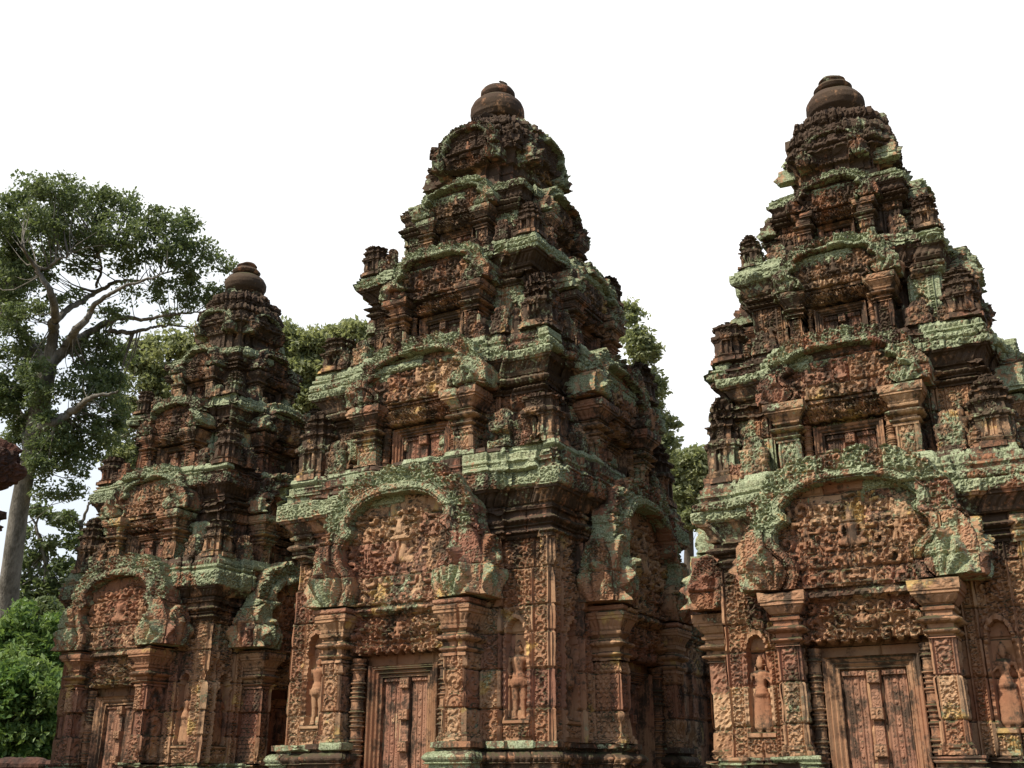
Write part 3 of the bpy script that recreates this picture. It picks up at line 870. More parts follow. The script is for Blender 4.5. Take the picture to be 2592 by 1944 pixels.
        mb = MB(); sweep(mb, redent(PS), [(zprev-.02, .06), (zprev+.05, .06), (zprev+.06, .02), (zprev+.09, .035), (zprev+.10, 0), (zw+.02, 0)], res, sw_h,
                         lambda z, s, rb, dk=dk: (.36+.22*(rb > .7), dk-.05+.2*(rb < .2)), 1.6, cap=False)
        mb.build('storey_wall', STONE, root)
        for f in (range(4) if k < 1 else range(2)):
            for sg in (-1, 1):
                statue(root, f, sg*(ws+e1)/2, zprev+.12, (zw-zprev)*.62, 'seated' if k != 1 else 'female', ws-.03, res*.8, sg, 'niche_figure', .35, dk)
        zn_ = st[k+1]['w'] if k+1 < len(st) else T['crown'][0][1]
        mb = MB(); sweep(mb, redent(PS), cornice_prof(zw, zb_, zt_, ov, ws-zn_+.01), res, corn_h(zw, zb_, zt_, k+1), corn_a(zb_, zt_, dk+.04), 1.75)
        mb.build('cornice', STONE, root)
        # storey porch
        DFs = ws+ov+2*dd1+.07; Wk = s_['W']; zc0, zp0 = s_['zc'], s_['zp']
        pu = Wk*.70; pw = Wk*.115
        for f in range(4):
            for sg in (-1, 1):
                pilaster(root, f, sg*pu, pw, ws+dd1, DFs, zprev, zc0, zp0-.008, Wk*.14, res, k+2, dk-.03, .33)
                if k < 2: colonnette(root, f, sg*Wk*.50, ws+(DFs-ws)*.55, Wk*.055, zprev, s_['zl']-.01, res)
            false_door(root, f, zprev, s_['zl']-.03, Wk*.30, Wk*.13, ws+(DFs-ws)*.25, res, dk-.06)
            lintel(root, f, s_['zl'], zp0-.02, Wk*.60, ws+(DFs-ws)*.62, (DFs-ws)*.6, res, k+2, dk-.02)
            mb = MB()
            sweep(mb, bay_poly(f, Wk*.76, ws-.05, DFs-.08), [(zp0-.03, .03), (zp0, .03), (zp0+.01, 0), (zp0+s_['H']*.85, -.03)], res*1.6, None, lambda z, s, rb, dk=dk: (.35, dk+.05), 1.2)
            mb.build('porch_wall', STONE, root)
            pediment(root, f, zp0, Wk, s_['H'], s_['crest'], DFs+.02, DFs-ws, res, k+2, dk)
        zprev, wprev = zt_, ws+ov-.06
    # weathered stumps and loose carved blocks on the ledges
    rng = random.Random(seed)
    for k, zl, wl in ((0, zt, w+over-.16), (1, st[0]['zt'], st[0]['w']+st[0]['over']-.12), (2, st[1]['zt'], st[1]['w']+st[1]['over']-.1)):
        for f in range(4):
            for sg in (-1, 1):
                hh = rng.uniform(.34, .55)*(1-.22*k)*(w/1.75); r_ = rng.uniform(.10, .14)*(1-.15*k)
                u_ = sg*wl*rng.uniform(.60, .68); N, Tt = FACE[f]; dd = wl-.02
                x, y = u_*Tt[0]+dd*N[0], u_*Tt[1]+dd*N[1]
                pr = [(zl-.02, 0), (zl+.07, 0), (zl+.08, -r_*.15), (zl+hh*.45, -r_*.12), (zl+hh*.62, -r_*.05), (zl+hh*.68, -r_*.40), (zl+hh*.92, -r_*.42), (zl+hh, -r_*.8)]
                mb = MB(); sweep(mb, rect(x, y, r_, r_*.8), pr, res*1.2, lambda i: .022*curls(i['s'], i['z'], .08, rng.randint(0, 99), 1.3), lambda z, s, rb: (.42, .5), 2.0, 2, False)
                mb.build('ledge_stump', STONE, root)
                for q_ in (.30, .44, .80):
                    if rng.random() < .2: continue
                    hh = rng.uniform(.22, .40)*(1-.18*k)*(w/1.75); hw_ = hh*rng.uniform(.30, .42)
                    uq = sg*wl*(q_+rng.uniform(-.04, .04)); brk = rng.uniform(.6, 1.1)
                    def af(u, z, uq=uq, hh=hh, hw_=hw_, brk=brk):
                        x = (u-uq)/hw_; y = (z-zl)/hh
                        ww = np.where(y < .3, .8+.6*y, .98*np.sqrt(np.clip(1-((y-.3)/.71)**2, 0, 1)))
                        hm = np.sqrt(np.clip(1-x*x, 0, 1))
                        return .03+.03*hm+.025*curls(np.abs(x)*hw_, z, .06, 4, 1.4), (np.abs(x) < ww) & (y < brk)
                    mb = MB(); slab(mb, f, uq-hw_, uq+hw_, zl-.02, zl+hh, res, af, wl-.02-.10*(q_ < .5), .12, .45, .50+.05*k, 1.6, False)
                    mb.build('antefix_stone', STONE, root)
    # crown
    cr = T['crown']
    wc = cr[0][1]
    PC = [(wc, wc), (wc*.72, wc*1.10), (wc*.42, wc*1.20)]
    def cr_h(i):
        z = i['z']; s = i['s']
        row = T['rowh']; q = (z/row) % 1
        rw_ = np.floor(z/row)
        sw = s+.05*hsh(rw_, 3, 7)+.035*np.sin(s*9+rw_*2)
        cell = np.floor(sw/.13); st_ = np.abs((sw/.13) % 1-.5)*2
        amp_ = .35+.9*hsh(cell, rw_, 5)
        h = np.where(z > T['eave'], .050*amp_*sstep(.98, .62, st_)*sstep(0., .15, q)*sstep(1.0, .80, q)+.012*q+.02*curls(s, z, .09, 3), .014*rinceau(i['lc'], z, i['L'], 3)*(i['L'] > .2))
        return h
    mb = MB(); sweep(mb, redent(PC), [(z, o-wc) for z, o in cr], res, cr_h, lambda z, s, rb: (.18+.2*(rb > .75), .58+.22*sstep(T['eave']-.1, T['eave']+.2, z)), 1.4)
    mb.build('crown', STONE, root)
    for f in range(4):
        Wk = T['cW']
        pediment(root, f, T['eave']-.16, Wk, T['cH'], T['cH']*.16, wc*1.2+.135*wc/.62, .22, res, 5, .60)
    mb = MB(); lathe(mb, 0, 0, [(z-.07, r) for z, r in T['finial']], 44, lambda th, z: .006*np.cos(th*22)*(z < T['finial'][3][0]), .20, .66, res, .6)
    fo = mb.build('finial', STONE, root, True)
    mb = MB(); lathe(mb, 0, 0, [(z-.07, r) for z, r in T['knob']], 36, None, .30, .55, res, .6)
    mb.build('finial_cap', STONE, fo, True)
    return root
def bay_poly(f, hw, da, db):
    N, T = FACE[f]
    pts = []
    for u, d, su, sd in ((-hw, db, -1, 1), (hw, db, 1, 1), (hw, da, 1, 0), (-hw, da, -1, 0)):
        pts.append((u*T[0]+d*N[0], u*T[1]+d*N[1], su*T[0]+sd*N[0], su*T[1]+sd*N[1]))
    return pts

TC = dict(w=1.75, c1=1.17, c2=.92, d1=.07, z0=.61, z1=2.714, zb=3.24, zt=3.78, over=.205, ncx=1.34, nhw=.15, rcx=1.625, rw=.20, fh=.82, fig='male',
          pil=.125, pilc=.81, zc=1.46, zp=2.06, flare=.11, colu=.585, colr=.085, dh=.30, fr=.17, zl0=1.53, W=1.10, H=1.38, crest=.24,
          storeys=[dict(w=1.56, zw=4.47, zb=4.87, zt=5.27, over=.19, afh=.98, afr=.17, df=1.82, W=.98, zc=4.05, zl=4.27, zp=4.53, H=.66, crest=.18),
                   dict(w=1.20, zw=6.10, zb=6.476, zt=6.74, over=.21, afh=.80, afr=.15, df=1.44, W=.80, zc=5.72, zl=5.88, zp=6.10, H=.56, crest=.14),
                   dict(w=.90, zw=7.38, zb=7.67, zt=7.88, over=.11, afh=.50, afr=.115, df=1.10, W=.62, zc=7.10, zl=7.24, zp=7.44, H=.44, crest=.11)],
          crown=[(7.86, .62), (8.30, .62), (8.32, .66), (8.44, .68), (8.50, .74), (8.60, .75), (8.62, .69), (8.78, .67), (8.80, .71), (8.89, .70), (8.92, .60), (9.05, .57), (9.07, .59), (9.14, .56), (9.16, .46), (9.24, .43), (9.26, .44), (9.31, .41), (9.33, .33), (9.38, .30), (9.42, .28), (9.44, .2)],
          eave=8.50, rowh=.21, cW=.52, cH=.62,
          finial=[(9.40, .30), (9.50, .31), (9.54, .24), (9.57, .25), (9.60, .34), (9.67, .395), (9.74, .41), (9.82, .408), (9.90, .38), (9.97, .31), (10.0, .24), (10.02, .20)],
          knob=[(10.01, .20), (10.03, .235), (10.08, .265), (10.14, .262), (10.20, .22), (10.25, .12), (10.265, .001)])
TS = dict(w=1.385, c1=.93, c2=.78, d1=.06, z0=.44, z1=2.215, zb=2.657, zt=3.10, over=.185, ncx=1.07, nhw=.125, rcx=1.29, rw=.16, fh=.72, fig='female',
          pil=.095, pilc=.66, zc=1.38, zp=1.88, flare=.12, colu=.495, colr=.062, dh=.285, fr=.15, zl0=1.39, W=1.0, H=1.08, crest=.22,
          storeys=[dict(w=1.22, zw=3.78, zb=4.126, zt=4.46, over=.16, afh=.82, afr=.135, df=1.44, W=.80, zc=3.38, zl=3.56, zp=3.78, H=.58, crest=.16),
                   dict(w=.95, zw=5.10, zb=5.393, zt=5.63, over=.16, afh=.66, afr=.12, df=1.13, W=.64, zc=4.80, zl=4.93, zp=5.10, H=.46, crest=.12),
                   dict(w=.67, zw=6.18, zb=6.405, zt=6.58, over=.10, afh=.44, afr=.09, df=.84, W=.48, zc=5.94, zl=6.05, zp=6.20, H=.36, crest=.09)],
          crown=[(6.56, .43), (6.92, .43), (6.94, .46), (7.02, .47), (7.08, .52), (7.18, .52), (7.20, .47), (7.32, .46), (7.34, .49), (7.41, .48), (7.43, .41), (7.54, .405), (7.56, .43), (7.62, .425), (7.64, .34), (7.70, .32), (7.73, .26), (7.76, .24), (7.80, .16)],
          eave=7.08, rowh=.17, cW=.38, cH=.42,
          finial=[(7.76, .24), (7.86, .25), (7.89, .21), (7.92, .25), (7.98, .32), (8.05, .349), (8.12, .348), (8.20, .30), (8.25, .22), (8.27, .17), (8.28, .16)],
          knob=[(8.275, .16), (8.30, .21), (8.34, .235), (8.38, .20), (8.40, .14), (8.42, .13), (8.46, .165), (8.50, .13), (8.53, .06), (8.535, .001)])
SX = 4.9385
RES = dict(c=.013, r=.012, l=.017)

# ------------------------------------------------------------------ ground, terrace, other buildings
GROUND = simple_mat('reddish earth with thin grass', (.16, .085, .05), (.07, .085, .03), .8, bump=.6)
LATER = simple_mat('pitted laterite', (.13, .06, .04), (.05, .032, .024), 2.2, bump=.9, dist=.04)
BARK = simple_mat('pale grey bark', (.25, .225, .185), (.10, .09, .07), 2.6, bump=.8, dist=.05, stretch=(1, 1, .35))
BARKD = simple_mat('brown bark', (.15, .12, .09), (.06, .05, .04), 2.2, bump=.8, dist=.05, stretch=(1, 1, .35))
def sheet(name, x0, x1, y0, y1, z, mat, n=60):
    mb = MB(); x = np.linspace(x0, x1, n)[:, None]+np.zeros((1, n)); y = np.linspace(y0, y1, n)[None]+np.zeros((n, 1))
    zz = z+(fbm(x, y, x*0, .12, 4)-.5)*.25
    mb.add(np.stack([x, y, zz], -1).reshape(-1, 3), gridF(n, n), 0, 0, .5)
    o = mb.build(name, mat, None, True); o['kind'] = 'structure'; return o
sheet('ground', -500, 500, -400, 600, -1.5, GROUND, 90)
set_tower(0, 0, 91)
mb = MB()
sweep(mb, rect(0, 4, 8.2, 8.4), [(-1.6, .2), (-1.35, .2), (-1.33, .12)]+torus(-1.25, -1.1, .1, .08)+[(-1.05, .04), (-.72, .02), (-.70, .06)]+torus(-.66, -.54, .08, .06)+[(-.50, .12), (-.402, .12), (-.40, .1)],
      .08, None, lambda z, s, rb: (.4, .55), 1.0)
tag(mb.build('temple_terrace', STONE), 'low moulded sandstone terrace under the three towers', 'terrace', None, 'structure')

# hall behind the tallest tower
set_tower(0, 0, 57)
hall = thing('entrance_hall', 'dark carved hall in shade between the tallest tower and the right one', 'hall', (0, 6, 0))
hall_loc = np.array([0, 0, 0])
def hall_build(mb, nm):
    o = mb.build(nm, STONE, hall); o.matrix_parent_inverse = Matrix.Translation((0, -6, 0)); return o
mb = MB()
hp = [(-1.55, 1.9, -1, 0), (1.55, 1.9, 1, 0), (1.55, 3.4, 1, 0), (1.95, 3.4, 1, -1), (1.95, 8.8, 1, 1), (-1.95, 8.8, -1, 1), (-1.95, 3.4, -1, -1), (-1.55, 3.4, -1, 0)]
def hall_h(i):
    z = i['z']; lc = i['lc']
    if i['L'] < .3: return 0*z
    p = ((i['s']/.62) % 1-.5)*.62
    return np.where(np.abs(p) < .10, .03+.02*rinceau(p, z, .2, 3), 0)+.02*curls(lc, z, .11, 3)*(z > 1.7)
sweep(mb, hp, [(-.4, .2), (-.1, .2), (-.08, .14), (.2, .14), (.22, .08), (.40, .08), (.42, 0), (2.0, 0)], .03, hall_h, lambda z, s, rb: (.10, .42+.2*(rb < .2)), 1.0)
hall_build(mb, 'wall')
mb = MB(); sweep(mb, hp, cornice_prof(2.0, 2.35, 2.65, .16, .1), .03, lambda i: .02*curls(i['s'], i['z'], .09, 3), lambda z, s, rb: (.5, .5), 1.0); hall_build(mb, 'cornice')
mb = MB(); sweep(mb, hp, [(2.64, -.1), (2.8, -.16), (3.0, -.5), (3.12, -.95), (3.16, -1.2)], .05, None, lambda z, s, rb: (.4, .7), 1.5); hall_build(mb, 'roof')
set_tower(0, 6, 57)
for sg in (-1, 1):
    pilaster(hall, 1, sg*.62, .12, 1.9, 2.45, -.2, 1.2, 1.85, .12, .02, 1, .45)
    colonnette(hall, 1, sg*.40, 2.1, .07, -.2, 1.2, .02)
false_door(hall, 1, -.2, 1.25, .26, .14, 1.95, .02, .5)
lintel(hall, 1, 1.25, 1.8, .55, 2.2, .3, .02, 1, .5)
pediment(hall, 1, 1.85, .9, .8, .18, 2.47, .5, .02, 1, .5)

# building cut by the left edge of the picture
q = at(62, 1185, 15.5)
set_tower(q.x-1.62, q.y-1.62, 71)
lib = thing('library_building', 'dark red laterite building with broken eaves, cut by the left edge', 'building', (q.x-1.62, q.y-1.62, 0))
zc_ = q.z
mb = MB(); lp = rect(0, 0, 1.35, 1.35)
sweep(mb, lp, [(-1.4, .1), (-1.1, .1), (-1.05, .13), (zc_-.95, .13), (zc_-.93, .17), (zc_-.88, .18), (zc_-.86, .13), (zc_-.78, .14), (zc_-.76, .19), (zc_-.66, .18), (zc_-.62, -.02), (zc_-.55, -.05)], .03,
      lambda i: .02*curls(i['s'], i['z'], .12, 3), lambda z, s, rb: (.1, .55), 1.2)
o = mb.build('wall', LATER, lib)
mb = MB(); sweep(mb, lp, [(zc_-.55, -.14), (zc_-.45, -.16), (zc_-.32, .10), (zc_-.22, .22), (zc_-.10, .27), (zc_+.10, .27), (zc_+.24, .24), (zc_+.34, .12), (zc_+.42, -.1), (zc_+.5, -.6)], .03,
      lambda i: .04*curls(i['s'], i['z'], .12, 3), lambda z, s, rb: (.1, .55), 2.2)
mb.build('eaves', LATER, lib)

# enclosure wall, low at the bottom left
a_, b_ = at(-160, 1922, 24), at(330, 1955, 24)
L_ = math.hypot(b_.x-a_.x, b_.y-a_.y)
set_tower(0, 0, 83)
mb = MB()
top = a_.z
sweep(mb, rect(0, 0, L_/2, .30), [(-1.5, .1), (top-.35, .0), (top-.30, .08), (top-.1, .1), (top-.02, .02), (top, -.08)], .06, None, lambda z, s, rb: (.2, .6), 2.5)
o = mb.build('enclosure_wall', LATER)
o.location = ((a_.x+b_.x)/2, (a_.y+b_.y)/2, 0); o.rotation_euler = (0, 0, math.atan2(b_.y-a_.y, b_.x-a_.x))
tag(o, 'low dark laterite wall with worn coping below the bushes', 'wall')

# ------------------------------------------------------------------ trees
def tube(mb, pts, rad, seg=8):
    pts = np.array(pts, float); rad = np.array(rad, float)
    t = np.gradient(pts, axis=0); t /= np.linalg.norm(t, axis=1, keepdims=True)+1e-9
    a = np.cross(t, np.array([.31, .95, .05])); a /= np.linalg.norm(a, axis=1, keepdims=True)+1e-9
    b = np.cross(t, a)
    th = np.linspace(0, 2*np.pi, seg+1)[:, None, None]
    V = pts[None]+(np.cos(th)*a[None]+np.sin(th)*b[None])*rad[None, :, None]
    mb.add(V.reshape(-1, 3), gridF(seg+1, len(pts)), 0, 0, .5)
def smooth_path(P, n, rng, wob):
    P = np.array(P, float); k = len(P)
    t = np.linspace(0, k-1, n); i = np.clip(t.astype(int), 0, k-2); f = (t-i)[:, None]
    p0 = P[np.clip(i-1, 0, k-1)]; p1 = P[i]; p2 = P[i+1]; p3 = P[np.clip(i+2, 0, k-1)]
    out = .5*((2*p1)+(-p0+p2)*f+(2*p0-5*p1+4*p2-p3)*f**2+(-p0+3*p1-3*p2+p3)*f**3)
    if wob:
        w = rng.normal(0, wob, (n, 3)); w = np.cumsum(w, 0); w -= np.linspace(0, 1, n)[:, None]*w[-1]
        out = out+w*.5
    return out
def leaves(C, n, spread, size, rng, flat=.7):
    """n leaf faces round each cluster centre"""
    K = len(C)
    d = rng.normal(0, 1, (K, n, 3)); d /= np.linalg.norm(d, axis=2, keepdims=True)
    r = rng.uniform(.1, 1, (K, n, 1))**.5
    sp = spread*rng.uniform(.55, 1.25, (K, 1, 1))
    P = C[:, None]+d*r*sp*np.array([1, 1, flat])
    P = P.reshape(-1, 3); M = len(P)
    nrm = rng.normal(0, .75, (M, 3)); nrm[:, 2] += .38; nrm /= np.linalg.norm(nrm, axis=1, keepdims=True)
    a = np.cross(nrm, rng.normal(0, 1, (M, 3))); a /= np.linalg.norm(a, axis=1, keepdims=True)
    b = np.cross(nrm, a)
    s = size*rng.uniform(.6, 1.35, (M, 1))
    V = np.stack([P-a*s*.6, P+b*s*.34-a*s*.05+nrm*s*.08, P+a*s*.65-nrm*s*.08, P-b*s*.34-a*s*.05+nrm*s*.08], 1).reshape(-1, 3)
    F = np.arange(M*4).reshape(M, 4)
    blk = np.repeat(rng.uniform(0, 1, M)*.6+np.repeat(rng.uniform(0, .4, K), n), 4)
    return V, F, blk
def tree(name, label, group, base, trunk, limbs, clumps, leafmat, bark, size, nper, dens, seed, spread=.5, cat='tree', twigs=True):
    """trunk and limbs: lists of (px, py, metres ahead, radius); clumps: (px, py, rx, ry, metres ahead)"""
    rng = np.random.RandomState(seed)
    tb = np.array([tuple(at(*p[:3])) for p in trunk]); bs = tb[0].copy(); bs[2] = -1.5
    if base: bs = np.array(base, float)
    root = thing(name, label, cat, tuple(bs), group)
    T_ = -bs
    mb = MB(); skel = []
    pts = smooth_path(np.vstack([bs, tb]), 26, rng, .03)
    rr = np.interp(np.linspace(0, len(trunk), 26), range(len(trunk)+1), [trunk[0][3]*1.25]+[p[3] for p in trunk])
    tube(mb, pts-bs, rr, 14); skel.append(pts[10:])
    mb.build('trunk', bark, root, True)
    for lb in limbs:
        P = np.array([tuple(at(*p[:3])) for p in lb])
        n = 9*len(lb); pts = smooth_path(P, n, rng, .05)
        rr = np.interp(np.linspace(0, len(lb)-1, n), range(len(lb)), [p[3] for p in lb])
        mb = MB(); tube(mb, pts-bs, rr, 8); skel.append(pts[n//4:])
        mb.build('limb', bark, root, True)
    S = np.vstack(skel)
    C = []
    for (px, py, rx, ry, dist) in clumps:
        c = np.array(tuple(at(px, py, dist))); sc = dist/F_PX
        a, b = rx*sc, ry*sc; dz = (a+b)/2
        vol = a*b*dz*4.19
        n = max(4, int(dens*vol**.78))
        d = rng.normal(0, 1, (n, 3)); d /= np.linalg.norm(d, axis=1, keepdims=True); d *= rng.uniform(.25, 1, (n, 1))**.45
        C.append(c+d[:, :1]*a*np.array(RGT)+d[:, 1:2]*b*np.array([0, 0, 1])+d[:, 2:]*dz*np.array([-_s, _c, 0]))
    C = np.vstack(C)
    if twigs and len(S):
        mb = MB()
        sel = C[rng.permutation(len(C))[:min(len(C), 420)]]
        used_ = np.zeros(len(S), int)
        for c in sel:
            j = np.argmin(np.sum((S-c)**2, 1)+rng.uniform(0, .5)+used_*1.5); p = S[j]; used_[j] += 1
            L = np.linalg.norm(c-p)
            if L > 3.2: continue
            mid = (p+c)/2+np.array([0, 0, -.10*L])+rng.normal(0, .06*L, 3)
            tube(mb, smooth_path([p, mid, c], 6, rng, 0)-bs, np.linspace(.012+.008*L, .006, 6), 4)
        mb.build('twigs', bark, root, True)['kind'] = 'stuff'
    V, F, blk = leaves(C, nper, spread, size, rng)
    mb = MB(); mb.add(V-bs, F, 0, 0, blk)
    mb.build('crown', leafmat, root)
    return root
LF_DARK = leaf_mat('dark tree leaves', (.085, .12, .05), (.17, .21, .10), (.19, .225, .105), .45)
LF_MID = leaf_mat('yellowish tree leaves', (.19, .22, .11), (.33, .35, .19), (.36, .37, .20), .48)
LF_LIT = leaf_mat('bright shrub leaves', (.07, .145, .035), (.17, .275, .075), (.20, .27, .085), .42)
D = 40
big_trunk = [(8, 1640, D, .40), (35, 1420, D, .35), (62, 1230, D, .32), (85, 1120, D, .32), (105, 1000, D, .36), (120, 930, D, .34)]
big_limbs = [[(118, 935, D, .26), (135, 850, D, .19), (140, 815, D-1, .16), (120, 740, D-2, .12), (90, 690, D-2, .08), (50, 620, D-3, .04)],
             [(140, 815, D-1, .13), (190, 770, D, .11), (240, 730, D+1, .09), (300, 700, D+1, .07), (380, 690, D+1, .04), (470, 670, D+2, .02)],
             [(245, 730, D+1, .06), (258, 680, D+1, .05), (250, 640, D, .04), (300, 590, D, .02)],
             [(122, 930, D, .28), (165, 880, D, .20), (190, 830, D-1, .14), (240, 780, D-1, .10), (300, 735, D-2, .06), (400, 700, D-2, .03)],
             [(165, 882, D, .18), (230, 850, D+1, .15), (280, 820, D+1, .12), (330, 810, D+1, .10), (370, 815, D+1, .07), (450, 800, D+1, .05), (520, 790, D+2, .02)],
             [(272, 838, D+1, .10), (320, 838, D+1, .09), (375, 822, D+1, .06), (420, 820, D+2, .04), (500, 835, D+2, .02)],
             [(115, 925, D, .22), (80, 870, D+1, .15), (40, 810, D+1, .12), (-20, 780, D+1, .08)],
             [(100, 1085, D, .22), (140, 1065, D-1, .18), (185, 1030, D-1, .14), (230, 1000, D-2, .08), (300, 990, D-2, .03)],
             [(75, 1130, D, .2), (50, 1060, D+1, .14), (25, 1000, D+2, .08), (-20, 930, D+2, .04)],
             [(90, 690, D-2, .06), (130, 660, D-2, .05), (180, 640, D-2, .03)]]
big_cl = [(30, 560, 75, 60, D), (70, 480, 45, 32, D), (140, 490, 70, 45, D-1), (195, 500, 50, 40, D+1), (100, 560, 60, 45, D-2), (160, 575, 55, 36, D), (60, 640, 70, 45, D+1),
          (270, 530, 55, 45, D), (325, 520, 40, 42, D+1), (300, 590, 60, 45, D-1), (240, 600, 40, 36, D), (185, 610, 45, 30, D+1), (205, 670, 30, 26, D),
          (400, 565, 45, 40, D), (450, 570, 42, 42, D+1), (380, 620, 50, 36, D), (440, 640, 46, 40, D), (505, 640, 38, 42, D+1), (560, 665, 40, 26, D+2), (600, 690, 24, 22, D+2),
          (480, 700, 46, 30, D+1), (540, 740, 42, 40, D+2), (400, 735, 46, 26, D), (340, 735, 26, 20, D), (460, 765, 40, 24, D+1), (420, 800, 30, 20, D+2),
          (30, 720, 60, 55, D), (60, 790, 48, 40, D-1), (180, 750, 24, 22, D), (120, 760, 26, 20, D+1), (280, 800, 40, 26, D), (265, 850, 36, 22, D+1),
          (20, 860, 55, 50, D), (75, 880, 38, 36, D+2), (40, 960, 60, 50, D), (105, 1010, 36, 30, D-1),
          (240, 900, 60, 45, D+1), (215, 960, 52, 42, D), (270, 960, 50, 45, D+1), (300, 900, 34, 30, D+2), (235, 1010, 60, 28, D), (160, 1000, 30, 24, D-1),
          (50, 1030, 60, 40, D), (120, 1090, 50, 45, D-1), (180, 1100, 36, 32, D), (95, 1160, 46, 40, D-1), (150, 1160, 36, 32, D), (30, 1090, 40, 34, D+1),
          (200, 1180, 34, 34, D), (270, 1100, 40, 46, D+1), (300, 1050, 34, 34, D+1), (235, 1150, 26, 30, D+1), (115, 1230, 30, 30, D), (175, 1240, 40, 28, D+1), (150, 640, 40, 34, D), (110, 690, 34, 26, D+1), (330, 660, 40, 30, D), (90, 950, 40, 34, D-1), (10, 780, 50, 50, D+2), (190, 870, 30, 30, D+2), (150, 1140, 60, 44, D+1), (90, 1100, 60, 50, D+1), (220, 1080, 50, 44, D), (20, 1000, 60, 50, D), (60, 700, 60, 50, D+2), (0, 620, 60, 60, D+1)]
tree('tall_tree', 'tall spreading tree with pale trunk and forking grey limbs behind the left tower', 'trees beyond the temple', None,
     big_trunk, big_limbs, big_cl, LF_DARK, BARK, .13, 56, 15.5, 5, .46)
D2 = 52
tree('forest_tree', 'dusty green tree top showing between tall tree and left tower', 'trees beyond the temple', None,
     [(420, 1500, D2, .4), (400, 1100, D2, .3), (400, 950, D2, .2)], [[(400, 980, D2, .15), (360, 900, D2, .08), (330, 860, D2, .03)], [(400, 960, D2, .15), (450, 880, D2, .08), (480, 860, D2, .03)]],
     [(350, 900, 60, 36, D2), (430, 870, 60, 36, D2), (500, 870, 40, 50, D2), (360, 960, 50, 40, D2), (420, 960, 60, 45, D2), (330, 1040, 50, 45, D2), (400, 1050, 50, 50, D2), (300, 1130, 40, 50, D2), (330, 1180, 40, 60, D2)],
     LF_MID, BARKD, .22, 46, 10, 6, .55)
D3 = 46
tree('forest_tree', 'thin loose tree with pale branches behind the left tower base', 'trees beyond the temple', None,
     [(180, 1640, D3, .3), (150, 1520, D3, .25), (120, 1440, D3, .2)],
     [[(135, 1500, D3, .14), (105, 1400, D3, .09), (90, 1330, D3, .05), (110, 1290, D3, .03)], [(120, 1440, D3, .10), (95, 1340, D3, .06), (75, 1300, D3, .03)], [(210, 1400, D3, .12), (205, 1330, D3, .08), (225, 1270, D3, .04)], [(205, 1335, D3, .05), (180, 1290, D3, .03)]],
     [(110, 1300, 34, 24, D3), (170, 1320, 40, 24, D3), (70, 1350, 26, 26, D3), (140, 1380, 34, 22, D3), (200, 1370, 34, 26, D3), (90, 1430, 40, 34, D3), (160, 1450, 50, 34, D3), (120, 1500, 60, 34, D3), (60, 1500, 40, 40, D3), (200, 1520, 50, 40, D3), (30, 1560, 50, 40, D3)],
     LF_DARK, BARK, .20, 46, 12, 7, .5)
D4 = 66
tree('forest_tree', 'rounded olive green tree between the left and tallest towers', 'trees beyond the temple', None,
     [(820, 1500, D4, .45), (825, 1200, D4, .35), (820, 1050, D4, .2)], [[(820, 1080, D4, .14), (790, 980, D4, .08), (770, 930, D4, .04)], [(822, 1060, D4, .14), (860, 960, D4, .08), (870, 930, D4, .04)]],
     [(745, 880, 42, 34, D4), (790, 870, 46, 30, D4), (840, 870, 42, 30, D4), (880, 840, 26, 24, D4), (915, 850, 30, 34, D4), (760, 940, 60, 45, D4), (830, 930, 60, 50, D4), (890, 910, 50, 46, D4), (770, 1010, 60, 50, D4), (830, 1010, 50, 50, D4), (760, 1080, 50, 50, D4), (800, 1120, 50, 60, D4), (720, 850, 22, 30, D4), (765, 1170, 50, 50, D4)],
     LF_MID, BARKD, .30, 52, 13, 8, .72)
D5 = 60
tree('forest_tree', 'slender tree edging out past the tallest tower on its right side', 'trees beyond the temple', None,
     [(1650, 1500, D5, .4), (1620, 1200, D5, .3), (1600, 950, D5, .2)], [[(1605, 980, D5, .12), (1610, 880, D5, .08), (1605, 800, D5, .03)], [(1610, 1050, D5, .12), (1650, 950, D5, .06), (1655, 920, D5, .03)]],
     [(1600, 790, 26, 26, D5), (1605, 860, 36, 34, D5), (1630, 900, 34, 30, D5), (1655, 880, 10, 16, D5), (1630, 970, 46, 40, D5), (1668, 985, 20, 28, D5), (1640, 1060, 50, 50, D5), (1700, 1075, 20, 16, D5), (1690, 1110, 26, 26, D5), (1650, 1150, 50, 40, D5), (1640, 1240, 50, 50, D5)],
     LF_MID, BARKD, .24, 50, 13, 9, .55)
D6 = 75
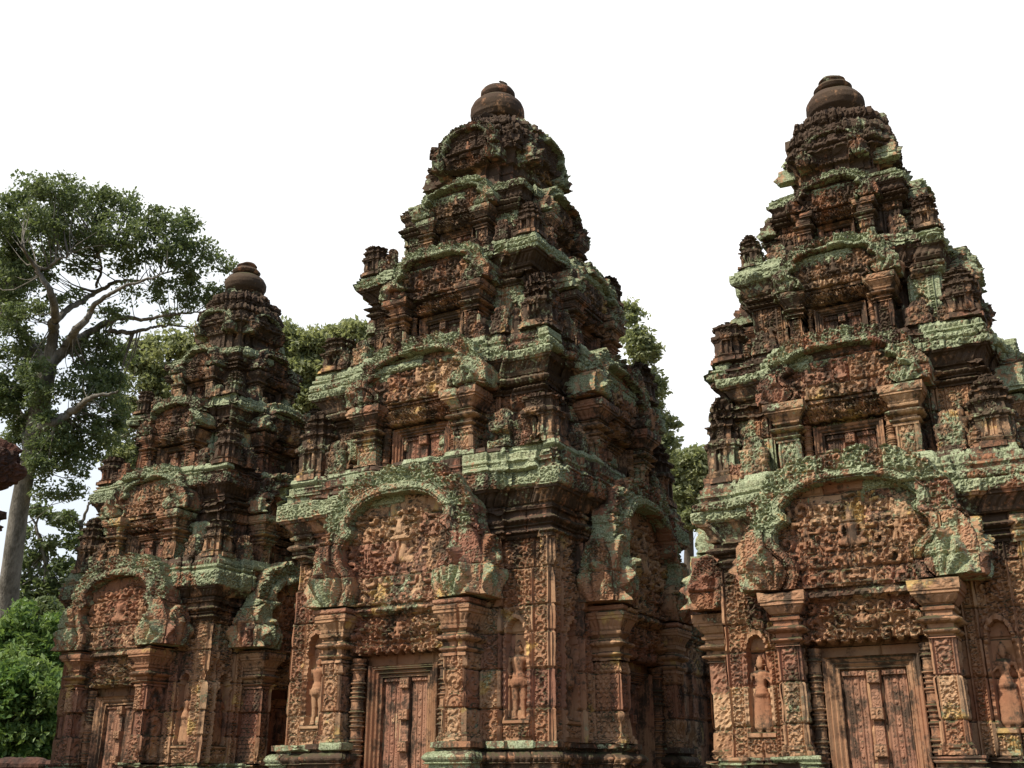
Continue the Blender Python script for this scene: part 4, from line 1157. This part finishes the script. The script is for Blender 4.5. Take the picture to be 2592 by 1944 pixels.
tree('forest_tree', 'lower green tree between the tallest and right towers', 'trees beyond the temple', None,
     [(1745, 1500, D6, .4), (1745, 1350, D6, .3), (1740, 1240, D6, .2)], [[(1740, 1280, D6, .12), (1725, 1200, D6, .06)], [(1742, 1270, D6, .12), (1760, 1190, D6, .06)]],
     [(1735, 1160, 30, 26, D6), (1770, 1150, 26, 16, D6), (1750, 1200, 36, 34, D6), (1725, 1240, 30, 36, D6), (1770, 1240, 34, 40, D6), (1745, 1300, 40, 40, D6), (1800, 1170, 30, 20, D6), (1700, 1190, 24, 30, D6)],
     LF_MID, BARKD, .30, 50, 12, 10, .65)
D7 = 30
def bush(label, cl, seed, dist, mat=None):
    tree('leafy_shrub', label, 'shrubs below the tall tree', None, [(cl[0][0], 1900, dist, .12), (cl[0][0], cl[0][1]+30, dist, .06)], [], cl, mat or LF_LIT, BARKD, .15, 64, 26, seed, .42, 'shrub')
bush('sunlit young shrub with upright yellow green tips beside the left tower', [(40, 1590, 50, 40, D7), (60, 1560, 24, 26, D7), (100, 1600, 45, 45, D7), (135, 1590, 30, 40, D7), (60, 1650, 70, 50, D7), (130, 1660, 50, 50, D7)], 11, D7)
bush('broad bright shrub leaning over the low laterite wall', [(30, 1730, 80, 70, D7-3), (110, 1750, 60, 70, D7-3), (40, 1830, 80, 70, D7-3), (110, 1850, 60, 70, D7-3), (60, 1920, 90, 60, D7-3)], 12, D7-3)
bush('dark green undergrowth between pale trunk and left tower', [(20, 1620, 60, 60, 36), (100, 1560, 60, 50, 36), (180, 1600, 60, 70, 36), (160, 1700, 70, 80, 36), (60, 1760, 80, 60, 36), (150, 1850, 80, 80, 36)], 13, 36, LF_DARK)
bush('shaded tree foliage closing the gap at the foot of left tower', [(230, 1500, 60, 80, 44), (180, 1560, 60, 60, 44), (620, 1350, 60, 90, 44), (640, 1250, 50, 80, 44)], 14, 44, LF_DARK)

# ------------------------------------------------------------------ the three towers
build_tower('C', 'tallest sandstone tower, middle of the three, with male guardians in its niches', 0, 0, TC, RES['c'], 11)
build_tower('R', 'sandstone tower with female figures in long skirts, nearest of the three', SX, -.18, TS, RES['r'], 23)
build_tower('L', 'smallest looking sandstone tower, farthest of the three, in front of the tall tree', -SX, .07, TS, RES['l'], 37)
set_tower(0, 0, 5)
# a small bird sits on the cap of the tallest tower
b = bird(10.172, .12, -.02)
tag(b, 'small dark bird perched on the top of the tallest tower', 'bird')
